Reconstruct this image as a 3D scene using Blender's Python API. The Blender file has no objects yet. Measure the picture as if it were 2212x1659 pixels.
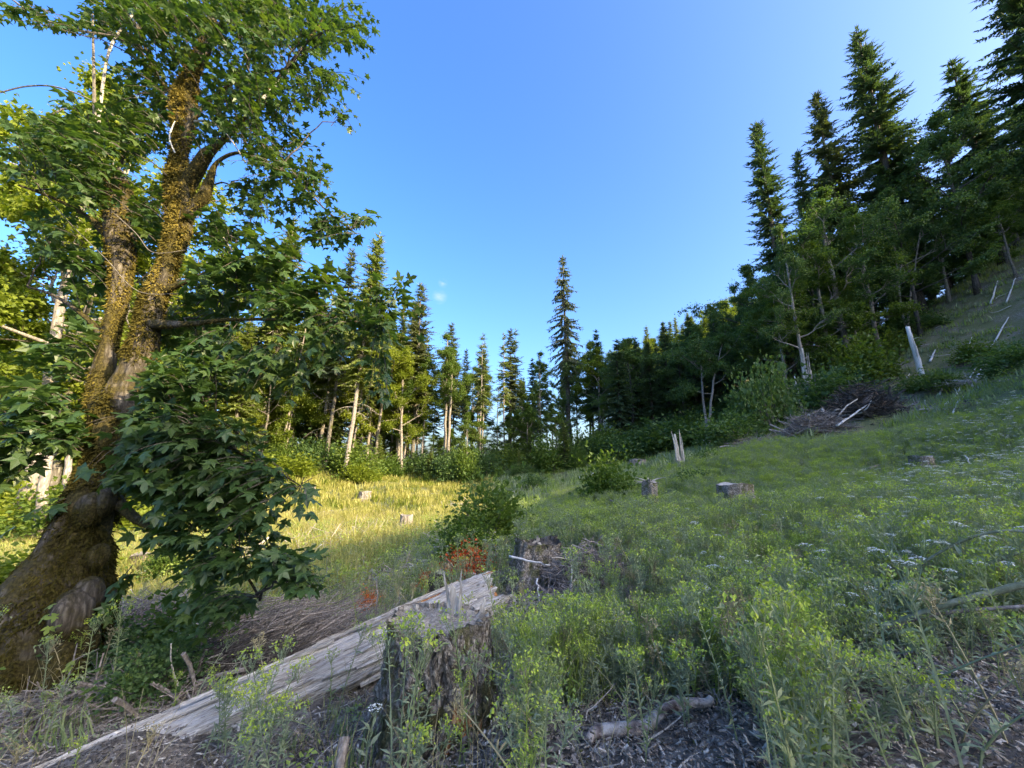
import bpy, math, random
import numpy as np
from math import radians, sin, cos, tan, atan, atan2, pi
from mathutils import Vector, Matrix

random.seed(7)
RNG = np.random.default_rng(11)
SC = bpy.context.scene
COL = SC.collection

# ------------------------------------------------------------------ camera
EYE = 1.6
PITCH = radians(12.0)
cam_data = bpy.data.cameras.new('camera')
cam_data.sensor_width = 36.0
cam_data.lens = 14.0
cam_data.clip_start = 0.05
cam_data.clip_end = 6000.0
cam = bpy.data.objects.new('camera', cam_data)
cam.location = (0, 0, EYE)
cam.rotation_euler = (radians(90) + PITCH, 0, 0)
COL.objects.link(cam)
SC.camera = cam

# ------------------------------------------------------------------ sky and sun
SUN_AZ = radians(122.0)     # clockwise from +Y (the view direction)
SUN_EL = radians(25.0)
world = bpy.data.worlds.new('World')
SC.world = world
world.use_nodes = True
wn, wl = world.node_tree.nodes, world.node_tree.links
wn.clear()
w_out = wn.new('ShaderNodeOutputWorld')
w_bg = wn.new('ShaderNodeBackground')
w_sky = wn.new('ShaderNodeTexSky')
w_sky.sky_type = 'NISHITA'
w_sky.sun_disc = False
w_sky.sun_elevation = SUN_EL
w_sky.sun_rotation = SUN_AZ
w_sky.air_density = 1.0
w_sky.dust_density = 4.5
w_sky.ozone_density = 5.8
w_bg.inputs['Strength'].default_value = 0.14
w_hs = wn.new('ShaderNodeHueSaturation')
w_hs.inputs['Saturation'].default_value = 1.22
w_hs.inputs['Hue'].default_value = 0.511
wl.new(w_sky.outputs[0], w_hs.inputs['Color'])
w_noise = wn.new('ShaderNodeTexNoise'); w_noise.inputs['Scale'].default_value = 34; w_noise.inputs['Detail'].default_value = 6
w_map = wn.new('ShaderNodeMapping'); w_map.inputs['Scale'].default_value = (1, 1, 2.6)
w_tc = wn.new('ShaderNodeTexCoord'); wl.new(w_tc.outputs['Generated'], w_map.inputs[0]); wl.new(w_map.outputs[0], w_noise.inputs['Vector'])
prev = w_hs.outputs[0]
for du, dv, wid in ((950, 641, .020), (957, 612, .013)):   # the few tiny cloud wisps low in the sky
    th = PITCH + math.atan((829.5 - dv) / 860.2); d = Vector(((du - 1106) / 860.2 * math.cos(th - PITCH), math.cos(th), math.sin(th))).normalized()
    w_d = wn.new('ShaderNodeVectorMath'); w_d.operation = 'DISTANCE'; wl.new(w_tc.outputs['Generated'], w_d.inputs[0]); w_d.inputs[1].default_value = d
    w_r = wn.new('ShaderNodeMapRange'); w_r.inputs[1].default_value = wid; w_r.inputs[2].default_value = 0; w_r.inputs[4].default_value = .36; wl.new(w_d.outputs['Value'], w_r.inputs[0])
    w_n2 = wn.new('ShaderNodeMapRange'); w_n2.inputs[1].default_value = .35; w_n2.inputs[2].default_value = .75; wl.new(w_noise.outputs['Fac'], w_n2.inputs[0])
    w_m = wn.new('ShaderNodeMath'); w_m.operation = 'MULTIPLY'; w_m.use_clamp = True; wl.new(w_r.outputs[0], w_m.inputs[0]); wl.new(w_n2.outputs[0], w_m.inputs[1])
    w_mx = wn.new('ShaderNodeMixRGB'); wl.new(w_m.outputs[0], w_mx.inputs[0]); wl.new(prev, w_mx.inputs[1]); w_mx.inputs[2].default_value = (1.9, 2.0, 2.2, 1); prev = w_mx.outputs[0]
wl.new(prev, w_bg.inputs[0])
wl.new(w_bg.outputs[0], w_out.inputs[0])

sun_data = bpy.data.lights.new('sun', 'SUN')
sun_data.energy = 2.4
sun_data.angle = radians(0.5)
sun_data.color = (1.0, 0.87, 0.62)
sun = bpy.data.objects.new('sun', sun_data)
S = Vector((cos(SUN_EL) * sin(SUN_AZ), cos(SUN_EL) * cos(SUN_AZ), sin(SUN_EL)))
sun.rotation_euler = S.to_track_quat('Z', 'Y').to_euler()
sun.location = S * 100
COL.objects.link(sun)

SC.view_settings.view_transform = 'Standard'
SC.view_settings.look = 'None'
SC.view_settings.gamma = 1.0
SC.view_settings.use_curve_mapping = False
SC.view_settings.exposure = 2.4
SC.view_settings.use_white_balance = True
SC.view_settings.white_balance_temperature = 7900
SC.render.engine = 'CYCLES'
SC.cycles.max_bounces = 8
SC.cycles.diffuse_bounces = 4
SC.cycles.transmission_bounces = 4
SC.cycles.transparent_max_bounces = 4
SC.cycles.caustics_reflective = False
SC.cycles.caustics_refractive = False

# ------------------------------------------------------------------ small maths
def hash2(ix, iy, s):
    n = (ix * 374761393 + iy * 668265263 + s * 1442695041) & 0xffffffff
    n = ((n ^ (n >> 13)) * 1274126177) & 0xffffffff
    return ((n ^ (n >> 16)) & 0xffff) / 65535.0

def noise2(x, y, s=0):
    x = np.asarray(x, float); y = np.asarray(y, float)
    ix = np.floor(x).astype(np.int64); iy = np.floor(y).astype(np.int64)
    fx = x - ix; fy = y - iy
    fx = fx * fx * (3 - 2 * fx); fy = fy * fy * (3 - 2 * fy)
    a = hash2(ix, iy, s); b = hash2(ix + 1, iy, s); c = hash2(ix, iy + 1, s); d = hash2(ix + 1, iy + 1, s)
    return (a * (1 - fx) + b * fx) * (1 - fy) + (c * (1 - fx) + d * fx) * fy

def fbm2(x, y, s=0, octv=4):
    t = 0; a = 0.5
    for k in range(octv):
        t = t + a * (noise2(x, y, s + k) - 0.5)
        x = x * 2.03 + 11.3; y = y * 2.03 + 5.7; a *= 0.5
    return t

CT, ST = cos(PITCH), sin(PITCH)
FPX = 14.0 / 36.0 * 2212.0
def zfrom(v, Y):
    """height of the point at distance Y seen at picture row v (rows of a 2212 x 1659 picture)"""
    return EYE + Y * tan(PITCH + atan((829.5 - v) / FPX))
def at(u, v, Y):
    z = zfrom(v, Y)
    return np.array([(u - 1106) / FPX * (Y * CT + (z - EYE) * ST), Y, z])

# ------------------------------------------------------------------ terrain from sight lines, plus an unseen ridge shaped for its shade
CTRL = []
for u, v, Y in [
    (1106,1659,2.4),(2212,1659,1.9),(0,1659,3.4),(0,1500,5.0),(200,1500,4.6),(400,1400,6.5),(940,1590,3.1),
    (1050,1530,3.3),(1300,1450,3.8),(1700,1450,3.2),(2150,1400,3.0),(1200,1310,5.5),(1700,1250,5.5),(2200,1150,6.0),
    (1400,1120,11.5),(1240,1150,10.5),(1620,1128,10.0),(1900,1085,10.0),(2200,1035,10.0),(1650,992,17.0),(1850,978,16.0),
    (2050,938,15.0),(2212,918,14.5),(1450,1034,20.0),(1850,958,21.0),(1700,935,26.0),(1950,880,25.0),(1990,795,30.0),
    (2120,605,34.0),(2212,560,34.0),(2212,700,28.0),(2212,800,22.0),(1985,745,33.0),(1860,830,31.0),(1745,890,33.0),
    (1530,965,38.0),(1360,978,45.0),(1230,962,60.0),(1100,1010,50.0),(1000,1050,38.0),(740,1035,38.0),(600,1012,40.0),
    (700,1080,30.0),(850,1150,17.0),(1000,1110,24.0),(1050,1180,12.0),(850,1250,9.5),(650,1250,10.5),(500,1200,14.0),
    (300,1290,10.5),(100,1260,12.0),(50,1130,24.0),(200,1060,32.0),(0,1050,30.0),(1200,1070,25.0),(1300,1010,38.0)]:
    CTRL.append(tuple(at(u, v, Y)))
CTRL += [(0,0,0),(-2,1.5,-0.3),(0,-10,.3),(-10,-10,-1.5),(10,-10,2.5),(8,0,1.2),(18,8,5.0),(25,14,9.0),(25,-10,8.5),(36,0,18.5),(34,16,15),
    (50,10,24.0),(50,-10,24.0),(50,-25,26.0),(48,28,22),(75,10,52),(75,-12,44),(75,-25,40),(75,-36,41.5),(75,-50,46),(90,-50,52.0),(102,-44,52.5),(90,-80,50),(78,30,46),(90,60,29),(60,60,22),(60,-60,32),(110,0,50),(100,100,30),  # unseen ridge on the right: heights shaped to set where its shadow falls
    (25,60,8.5),(30,80,12),(45,90,20),(45,120,27),(10,80,4),(0,75,1),(0,120,-6),(-30,60,-1.5),(-30,100,-12),
    (-60,60,-8),(-60,20,-6),(-30,0,-5),(-60,-20,-7),(-30,-40,-3),(0,-50,1),(-100,50,-16),(-100,120,-22),(0,160,-12)]
CTRL = np.array(CTRL)

def _tps(d2):
    return 0.5 * d2 * np.log(d2 + 1e-9)
_n = len(CTRL)
_P = CTRL[:, :2]
_K = _tps(((_P[:, None] - _P[None]) ** 2).sum(-1)) + np.eye(_n) * 0.03
_A = np.zeros((_n + 3, _n + 3)); _A[:_n, :_n] = _K
_A[:_n, _n] = 1; _A[:_n, _n + 1:] = _P; _A[_n, :_n] = 1; _A[_n + 1:, :_n] = _P.T
_W = np.linalg.solve(_A, np.concatenate([CTRL[:, 2], [0, 0, 0]]))

BUMPS = []   # (x, y, radius, height) small mounds
def height(x, y, micro=True):
    x = np.atleast_1d(np.asarray(x, float)); y = np.atleast_1d(np.asarray(y, float))
    shp = x.shape; xf = x.ravel(); yf = y.ravel()
    out = np.empty(len(xf))
    for i in range(0, len(xf), 20000):
        X = xf[i:i + 20000]; Yy = yf[i:i + 20000]
        d2 = (X[:, None] - _P[None, :, 0]) ** 2 + (Yy[:, None] - _P[None, :, 1]) ** 2
        h = _tps(d2) @ _W[:_n] + _W[_n] + _W[_n + 1] * X + _W[_n + 2] * Yy
        r = np.hypot(X, Yy - 20)
        t = np.clip((r - 120) / 160, 0, 1); t = t * t * (3 - 2 * t)
        far = -25 + 14 * fbm2(X / 220, Yy / 220, 5, 3)
        h = h * (1 - t) + far * t
        out[i:i + 20000] = h
    if micro:
        d = np.hypot(xf, yf)
        fade = np.clip(1.3 - d / 60, 0.15, 1)
        out = out + fade * (0.34 * fbm2(xf / 1.7, yf / 1.7, 21, 3) + 0.09 * fbm2(xf / 0.33, yf / 0.33, 31, 3))
        out = out + np.clip((d - 14) / 20, 0, 1) * 0.9 * fbm2(xf / 6, yf / 6, 41, 3)
        for bx, by, br, bh in BUMPS:
            q = ((xf - bx) ** 2 + (yf - by) ** 2) / (br * br)
            out = out + bh * np.exp(-q * 1.6)
    return out.reshape(shp)
def gz(x, y):
    return float(height(x, y)[0])
def ground_at(u, Y):
    """the ground point at forward distance Y in picture column u"""
    z = 0.0
    for _ in range(12):
        x = (u - 1106) / FPX * (Y * CT + (z - EYE) * ST)
        z = gz(x, Y)
    return x, Y, z

# ------------------------------------------------------------------ mesh building
class MB:
    """collects arrays of verts, faces and a per-face random value; builds ONE mesh"""
    def __init__(s):
        s.V = []; s.T = []; s.Q = []; s.tr = []; s.qr = []; s.tm = []; s.qm = []; s.n = 0
    def add(s, V, T=None, Q=None, r=None, m=0):
        V = np.asarray(V, float).reshape(-1, 3)
        s.V.append(V)
        for F, FL, RL, ML, k in ((T, s.T, s.tr, s.tm, 3), (Q, s.Q, s.qr, s.qm, 4)):
            if F is None or len(F) == 0: continue
            F = np.asarray(F, np.int64).reshape(-1, k)
            FL.append(F + s.n)
            if r is None: rr = np.full(len(F), random.random())
            else:
                rr = np.broadcast_to(np.asarray(r, float), (len(F),)) if np.ndim(r) == 0 else np.asarray(r, float)
            RL.append(rr); ML.append(np.full(len(F), m, np.int32))
        s.n += len(V)
    def tube(s, path, rad, sides=6, m=0, r=None, noise=0.0, cap=True, lump=3.0, seed=0):
        path = np.asarray(path, float); n = len(path)
        rad = np.broadcast_to(np.asarray(rad, float), (n,))
        d = np.gradient(path, axis=0); d /= np.linalg.norm(d, axis=1)[:, None] + 1e-9
        ref = np.array([0, 0, 1.0]) if abs(d[0][2]) < 0.9 else np.array([1.0, 0, 0])
        a = np.cross(d[0], ref); a /= np.linalg.norm(a)
        A = np.empty((n, 3)); A[0] = a
        for i in range(1, n):
            a = a - d[i] * np.dot(a, d[i]); a /= np.linalg.norm(a) + 1e-9; A[i] = a
        B = np.cross(d, A)
        th = np.linspace(0, 2 * pi, sides, endpoint=False)
        R = rad[:, None] * np.ones(sides)[None]
        if noise:
            L = np.concatenate([[0], np.cumsum(np.linalg.norm(np.diff(path, axis=0), axis=1))])
            cx = np.cos(th)[None] * lump; cy = np.sin(th)[None] * lump
            R = R * (1 + noise * 2 * fbm2(cx + L[:, None] * 1.3 + seed, cy + L[:, None] * 0.7 + seed * 3, 3, 3))
        V = path[:, None] + R[..., None] * (np.cos(th)[None, :, None] * A[:, None] + np.sin(th)[None, :, None] * B[:, None])
        i = np.arange(n - 1)[:, None] * sides; j = np.arange(sides)[None]; j2 = (j + 1) % sides
        Q = np.stack([i + j, i + j2, i + sides + j2, i + sides + j], -1).reshape(-1, 4)
        V = V.reshape(-1, 3)
        T = None
        if cap:
            V = np.vstack([V, path[0], path[-1]])
            k = np.arange(sides); k2 = (k + 1) % sides; o = (n - 1) * sides
            T = np.vstack([np.stack([k2, k, np.full(sides, n * sides)], -1), np.stack([o + k, o + k2, np.full(sides, n * sides + 1)], -1)])
        if r is None: r = random.random()
        s.add(V, T, Q, r, m)
    def build(s, name, mats, parent=None, smooth=False, loc=None):
        me = bpy.data.meshes.new(name)
        V = np.vstack(s.V).astype(np.float32)
        T = np.vstack(s.T) if s.T else np.zeros((0, 3), np.int64)
        Q = np.vstack(s.Q) if s.Q else np.zeros((0, 4), np.int64)
        nt, nq = len(T), len(Q)
        me.vertices.add(len(V)); me.vertices.foreach_set('co', V.ravel())
        me.loops.add(nt * 3 + nq * 4)
        me.loops.foreach_set('vertex_index', np.concatenate([T.ravel(), Q.ravel()]).astype(np.int32))
        me.polygons.add(nt + nq)
        ls = np.concatenate([np.arange(nt) * 3, nt * 3 + np.arange(nq) * 4]).astype(np.int32)
        me.polygons.foreach_set('loop_start', ls)
        me.polygons.foreach_set('loop_total', np.concatenate([np.full(nt, 3), np.full(nq, 4)]).astype(np.int32))
        me.polygons.foreach_set('material_index', np.concatenate(s.tm + s.qm).astype(np.int32))
        me.polygons.foreach_set('use_smooth', np.full(nt + nq, smooth))
        me.update(calc_edges=True)
        at_ = me.attributes.new('rnd', 'FLOAT', 'FACE')
        at_.data.foreach_set('value', np.concatenate(s.tr + s.qr).astype(np.float32))
        if not isinstance(mats, (list, tuple)): mats = [mats]
        for mm in mats: me.materials.append(mm)
        return link(name, me, parent, loc)

def link(name, me, parent=None, loc=None):
    o = bpy.data.objects.new(name, me)
    COL.objects.link(o)
    if parent is not None: o.parent = parent
    if loc is not None: o.location = loc
    return o
def tag(o, label=None, cat=None, group=None, kind=None):
    if label: o['label'] = label
    if cat: o['category'] = cat
    if group: o['group'] = group
    if kind: o['kind'] = kind
    return o
def thing(name, label, cat, loc=(0, 0, 0), rz=0.0, group=None, scale=1.0):
    o = bpy.data.objects.new(name, None)
    o.empty_display_size = 0.3
    COL.objects.link(o)
    o.location = loc; o.rotation_euler = (0, 0, rz)
    o.scale = (scale,) * 3 if np.ndim(scale) == 0 else scale
    return tag(o, label, cat, group)

def basis(Z, up=None, spin=None):
    """rotation matrices (n,3,3), columns X,Y,Z, whose Y axis runs along Z argument (direction) and Z is the face normal"""
    D = Z / (np.linalg.norm(Z, axis=1)[:, None] + 1e-9)
    n = len(D)
    U = np.tile([0, 0, 1.0], (n, 1)) if up is None else up
    X = np.cross(D, U); l = np.linalg.norm(X, axis=1)[:, None]
    X = np.where(l < 1e-3, np.array([[1.0, 0, 0]]), X / (l + 1e-9))
    N = np.cross(X, D)
    if spin is not None:
        c = np.cos(spin)[:, None]; s_ = np.sin(spin)[:, None]
        X, N = X * c + N * s_, -X * s_ + N * c
    return np.stack([X, D, N], axis=2)
def scatter(pv, pf, pos, R, s):
    """copies of proto verts pv (k,3) faces pf at pos (n,3)"""
    s = np.asarray(s, float)
    if s.ndim == 1: s = s[:, None]
    pvS = pv[None] * s[:, None, :]
    V = np.einsum('nij,nkj->nki', R, pvS) + pos[:, None]
    F = pf[None] + (np.arange(len(pos)) * len(pv))[:, None, None]
    return V.reshape(-1, 3), F.reshape(-1, pf.shape[1])

# ------------------------------------------------------------------ materials
def new_mat(name):
    m = bpy.data.materials.new(name); m.use_nodes = True
    nt = m.node_tree; nt.nodes.clear()
    return m, nt.nodes, nt.links
def ramp(N, stops):
    r = N.new('ShaderNodeValToRGB'); e = r.color_ramp.elements
    while len(e) > 1: e.remove(e[0])
    e[0].position = stops[0][0]; e[0].color = (*stops[0][1], 1)
    for p, c in stops[1:]:
        k = e.new(p); k.color = (*c, 1)
    return r
def leaf_mat(name, c1, c2, c3, trans=0.35, rough=0.5, tcol=None, spec=0.25):
    """foliage: colour varies per leaf and per plant; light passes through"""
    m, N, L = new_mat(name)
    out = N.new('ShaderNodeOutputMaterial')
    a = N.new('ShaderNodeAttribute'); a.attribute_name = 'rnd'
    oi = N.new('ShaderNodeObjectInfo')
    mix = N.new('ShaderNodeMath'); mix.operation = 'MULTIPLY_ADD'
    L.new(oi.outputs['Random'], mix.inputs[0]); mix.inputs[1].default_value = 0.45
    ml = N.new('ShaderNodeMath'); ml.operation = 'MULTIPLY'; L.new(a.outputs['Fac'], ml.inputs[0]); ml.inputs[1].default_value = 0.62
    L.new(ml.outputs[0], mix.inputs[2])
    r = ramp(N, [(0.0, c1), (0.5, c2), (1.0, c3)])
    L.new(mix.outputs[0], r.inputs[0])
    p = N.new('ShaderNodeBsdfPrincipled'); p.inputs['Roughness'].default_value = rough
    p.inputs['Specular IOR Level'].default_value = spec
    L.new(r.outputs[0], p.inputs['Base Color'])
    t = N.new('ShaderNodeBsdfTranslucent')
    hs = N.new('ShaderNodeMixRGB'); hs.blend_type = 'MULTIPLY'; hs.inputs[0].default_value = 1
    L.new(r.outputs[0], hs.inputs[1]); hs.inputs[2].default_value = (*(tcol or (1.5, 1.6, 0.55)), 1)
    L.new(hs.outputs[0], t.inputs[0])
    mx = N.new('ShaderNodeMixShader'); mx.inputs[0].default_value = trans
    L.new(p.outputs[0], mx.inputs[1]); L.new(t.outputs[0], mx.inputs[2]); L.new(mx.outputs[0], out.inputs[0])
    return m
def wood_mat(name, stops, scale=(6, 6, 1.2), bump=0.6, moss=None, mossamt=0.5, rough=0.9, dist=0.02, fine=40, mscale=1.6, vor=True):
    """bark / weathered wood: streaks along the local long axis, relief, optional moss"""
    m, N, L = new_mat(name)
    out = N.new('ShaderNodeOutputMaterial'); p = N.new('ShaderNodeBsdfPrincipled')
    p.inputs['Roughness'].default_value = rough; p.inputs['Specular IOR Level'].default_value = 0.15
    tc = N.new('ShaderNodeTexCoord'); mp = N.new('ShaderNodeMapping'); mp.inputs['Scale'].default_value = scale
    L.new(tc.outputs['Object'], mp.inputs[0])
    n1 = N.new('ShaderNodeTexNoise'); n1.inputs['Scale'].default_value = 3; n1.inputs['Detail'].default_value = 8
    n1.inputs['Roughness'].default_value = 0.7
    L.new(mp.outputs[0], n1.inputs['Vector'])
    v = N.new('ShaderNodeTexVoronoi'); v.feature = 'DISTANCE_TO_EDGE'; v.inputs['Scale'].default_value = 2.2
    nd = N.new('ShaderNodeVectorMath'); nd.operation = 'MULTIPLY_ADD'
    L.new(n1.outputs['Color'], nd.inputs[0]); nd.inputs[1].default_value = (0.6, 0.6, 0.6); L.new(mp.outputs[0], nd.inputs[2])
    L.new(nd.outputs[0], v.inputs['Vector'])
    vm = N.new('ShaderNodeMath'); vm.operation = 'MULTIPLY'; vm.inputs[1].default_value = 2.5; vm.use_clamp = True
    L.new(v.outputs['Distance'], vm.inputs[0])
    ad = N.new('ShaderNodeMath'); ad.operation = 'MULTIPLY_ADD'; L.new(vm.outputs[0], ad.inputs[0]); ad.inputs[1].default_value = 0.3 if vor else 0.0
    sb = N.new('ShaderNodeMath'); sb.operation = 'MULTIPLY'; L.new(n1.outputs['Fac'], sb.inputs[0]); sb.inputs[1].default_value = 0.85 if vor else 1.05
    L.new(sb.outputs[0], ad.inputs[2])
    r = ramp(N, stops); L.new(ad.outputs[0], r.inputs[0])
    a = N.new('ShaderNodeAttribute'); a.attribute_name = 'rnd'
    br = N.new('ShaderNodeMapRange'); br.inputs[3].default_value = 0.72; br.inputs[4].default_value = 1.22
    L.new(a.outputs['Fac'], br.inputs[0])
    mu = N.new('ShaderNodeMixRGB'); mu.blend_type = 'MULTIPLY'; mu.inputs[0].default_value = 1
    L.new(r.outputs[0], mu.inputs[1]); L.new(br.outputs[0], mu.inputs[2])
    col = mu.outputs[0]
    if moss:
        n2 = N.new('ShaderNodeTexNoise'); n2.inputs['Scale'].default_value = mscale; n2.inputs['Detail'].default_value = 7
        n2.inputs['Roughness'].default_value = 0.65
        L.new(tc.outputs['Object'], n2.inputs['Vector'])
        mr = N.new('ShaderNodeMapRange'); mr.inputs[1].default_value = 0.62 - 0.25 * mossamt; mr.inputs[2].default_value = 0.70 - 0.25 * mossamt
        L.new(n2.outputs['Fac'], mr.inputs[0])
        n3 = N.new('ShaderNodeTexNoise'); n3.inputs['Scale'].default_value = fine; n3.inputs['Detail'].default_value = 4
        L.new(tc.outputs['Object'], n3.inputs['Vector'])
        r2 = ramp(N, moss); L.new(n3.outputs['Fac'], r2.inputs[0])
        mm = N.new('ShaderNodeMixRGB'); L.new(mr.outputs[0], mm.inputs[0]); L.new(col, mm.inputs[1]); L.new(r2.outputs[0], mm.inputs[2])
        col = mm.outputs[0]
    L.new(col, p.inputs['Base Color'])
    b = N.new('ShaderNodeBump'); b.inputs['Strength'].default_value = bump; b.inputs['Distance'].default_value = dist
    L.new(ad.outputs[0], b.inputs['Height']); L.new(b.outputs[0], p.inputs['Normal'])
    L.new(p.outputs[0], out.inputs[0])
    return m

M = {}
M['needle_sun'] = leaf_mat('needles_sunlit_tone', (.085,.125,.035), (.14,.185,.050), (.21,.25,.065), .32)  # lighter, yellower needles: sunlight on the lit woods put into the colour
M['needle_dark'] = leaf_mat('needles_shaded_tone', (.045,.085,.050), (.070,.120,.062), (.110,.160,.068), .25)  # darker copy of the needles, shade of the right woods put into the colour
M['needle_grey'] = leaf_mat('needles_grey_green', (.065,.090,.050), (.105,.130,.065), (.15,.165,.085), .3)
M['leaf_sun'] = leaf_mat('leaves_sunlit_yellow_green', (.085,.130,.018), (.150,.195,.026), (.230,.265,.036), .42)  # yellower leaves for the lit side, its sunlight put into the colour
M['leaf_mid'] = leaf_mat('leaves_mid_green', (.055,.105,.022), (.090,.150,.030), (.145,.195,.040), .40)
M['leaf_dark'] = leaf_mat('leaves_shaded_green', (.045,.095,.038), (.078,.140,.048), (.13,.19,.055), .36)  # darker leaves for the shaded woods, shade put into the colour
M['maple'] = leaf_mat('maple_leaf_green', (.034,.080,.030), (.056,.110,.032), (.110,.150,.036), .38, rough=.42, tcol=(1.5,1.5,.5), spec=.45)
M['maple_pale'] = leaf_mat('maple_leaf_pale', (.12,.19,.04), (.20,.26,.06), (.30,.34,.10), .4)
M['bush'] = leaf_mat('bush_leaf', (.042,.090,.022), (.080,.145,.028), (.15,.21,.04), .35)
M['red'] = leaf_mat('dead_red_leaf', (.34,.060,.016), (.50,.110,.028), (.55,.19,.06), .3, tcol=(1.4,.9,.5))
M['weed'] = leaf_mat('weed_leaf', (.15,.20,.150), (.21,.265,.180), (.30,.34,.20), .3)
M['weed_bright'] = leaf_mat('weed_leaf_bright', (.15,.23,.055), (.23,.31,.075), (.32,.40,.10), .35)
M['bud'] = leaf_mat('weed_bud_yellow_green', (.22,.33,.06), (.33,.43,.07), (.50,.54,.08), .3)
M['white'] = leaf_mat('white_umbel', (.52,.58,.52), (.68,.72,.66), (.8,.8,.76), .3, tcol=(1,1,.9))
M['straw'] = leaf_mat('dry_straw', (.20,.17,.085), (.32,.28,.15), (.46,.41,.25), .25, tcol=(1.1,1,.7))
M['grass_sun'] = leaf_mat('sunlit_meadow_grass', (.22,.23,.06), (.35,.34,.10), (.50,.46,.18), .4, tcol=(1.3,1.3,.6))  # pale yellow copy of the grass, sunlit warmth painted into it
M['grass_cool'] = leaf_mat('shade_grass', (.14,.20,.105), (.21,.27,.135), (.32,.34,.18), .35)  # cool copy of the grass, toned for shaded ground
M['bark'] = wood_mat('grey_bark', [(0.25,(.05,.042,.034)),(0.5,(.13,.115,.095)),(0.75,(.25,.23,.20))], scale=(5,5,1.1), moss=[(0.3,(.035,.04,.012)),(0.7,(.10,.10,.03))], mossamt=.35)
M['bark_pale'] = wood_mat('pale_bark', [(0.25,(.10,.085,.07)),(0.5,(.24,.21,.18)),(0.75,(.40,.36,.31))], scale=(5,5,1.1))
M['bark_dark'] = wood_mat('dark_bark', [(0.25,(.03,.026,.022)),(0.5,(.075,.065,.055)),(0.75,(.14,.125,.11))], scale=(5,5,1.1))
M['bark_maple'] = wood_mat('mossy_maple_bark', [(0.25,(.030,.025,.019)),(0.5,(.085,.073,.058)),(0.8,(.24,.21,.17))], scale=(7,7,1.6), bump=.9, dist=.04,
    moss=[(0.25,(.020,.016,.006)),(0.5,(.060,.050,.018)),(0.75,(.13,.105,.035))], mossamt=.75)
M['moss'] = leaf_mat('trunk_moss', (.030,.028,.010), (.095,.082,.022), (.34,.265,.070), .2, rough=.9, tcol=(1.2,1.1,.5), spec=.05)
M['twig'] = wood_mat('twig', [(0.3,(.10,.085,.07)),(0.6,(.2,.18,.15)),(0.8,(.3,.27,.23))], scale=(8,8,3), bump=.3)
M['dead_wood'] = wood_mat('bleached_wood', [(0.25,(.17,.15,.12)),(0.5,(.36,.33,.285)),(0.75,(.55,.52,.46))], scale=(14,14,1.5), bump=.5)
M['white_wood'] = wood_mat('white_bleached_wood', [(0.25,(.40,.38,.35)),(0.5,(.62,.60,.56)),(0.8,(.78,.76,.72))], scale=(14,14,1.5), bump=.4)
M['brush'] = wood_mat('brush_stick', [(0.25,(.09,.075,.062)),(0.5,(.22,.19,.165)),(0.8,(.40,.36,.32))], scale=(12,12,2), bump=.4)
# ------------------------------------------------------------------ tree parts (each returns mesh datablocks shared by the copies)
def take_mesh(o):
    me = o.data; bpy.data.objects.remove(o); return me

KITE = np.array([[0, 0, 0], [.5, .35, .05], [0, 1, -.05], [-.5, .35, .05]], float)
KITEF = np.array([[0, 1, 2, 3]])

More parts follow.
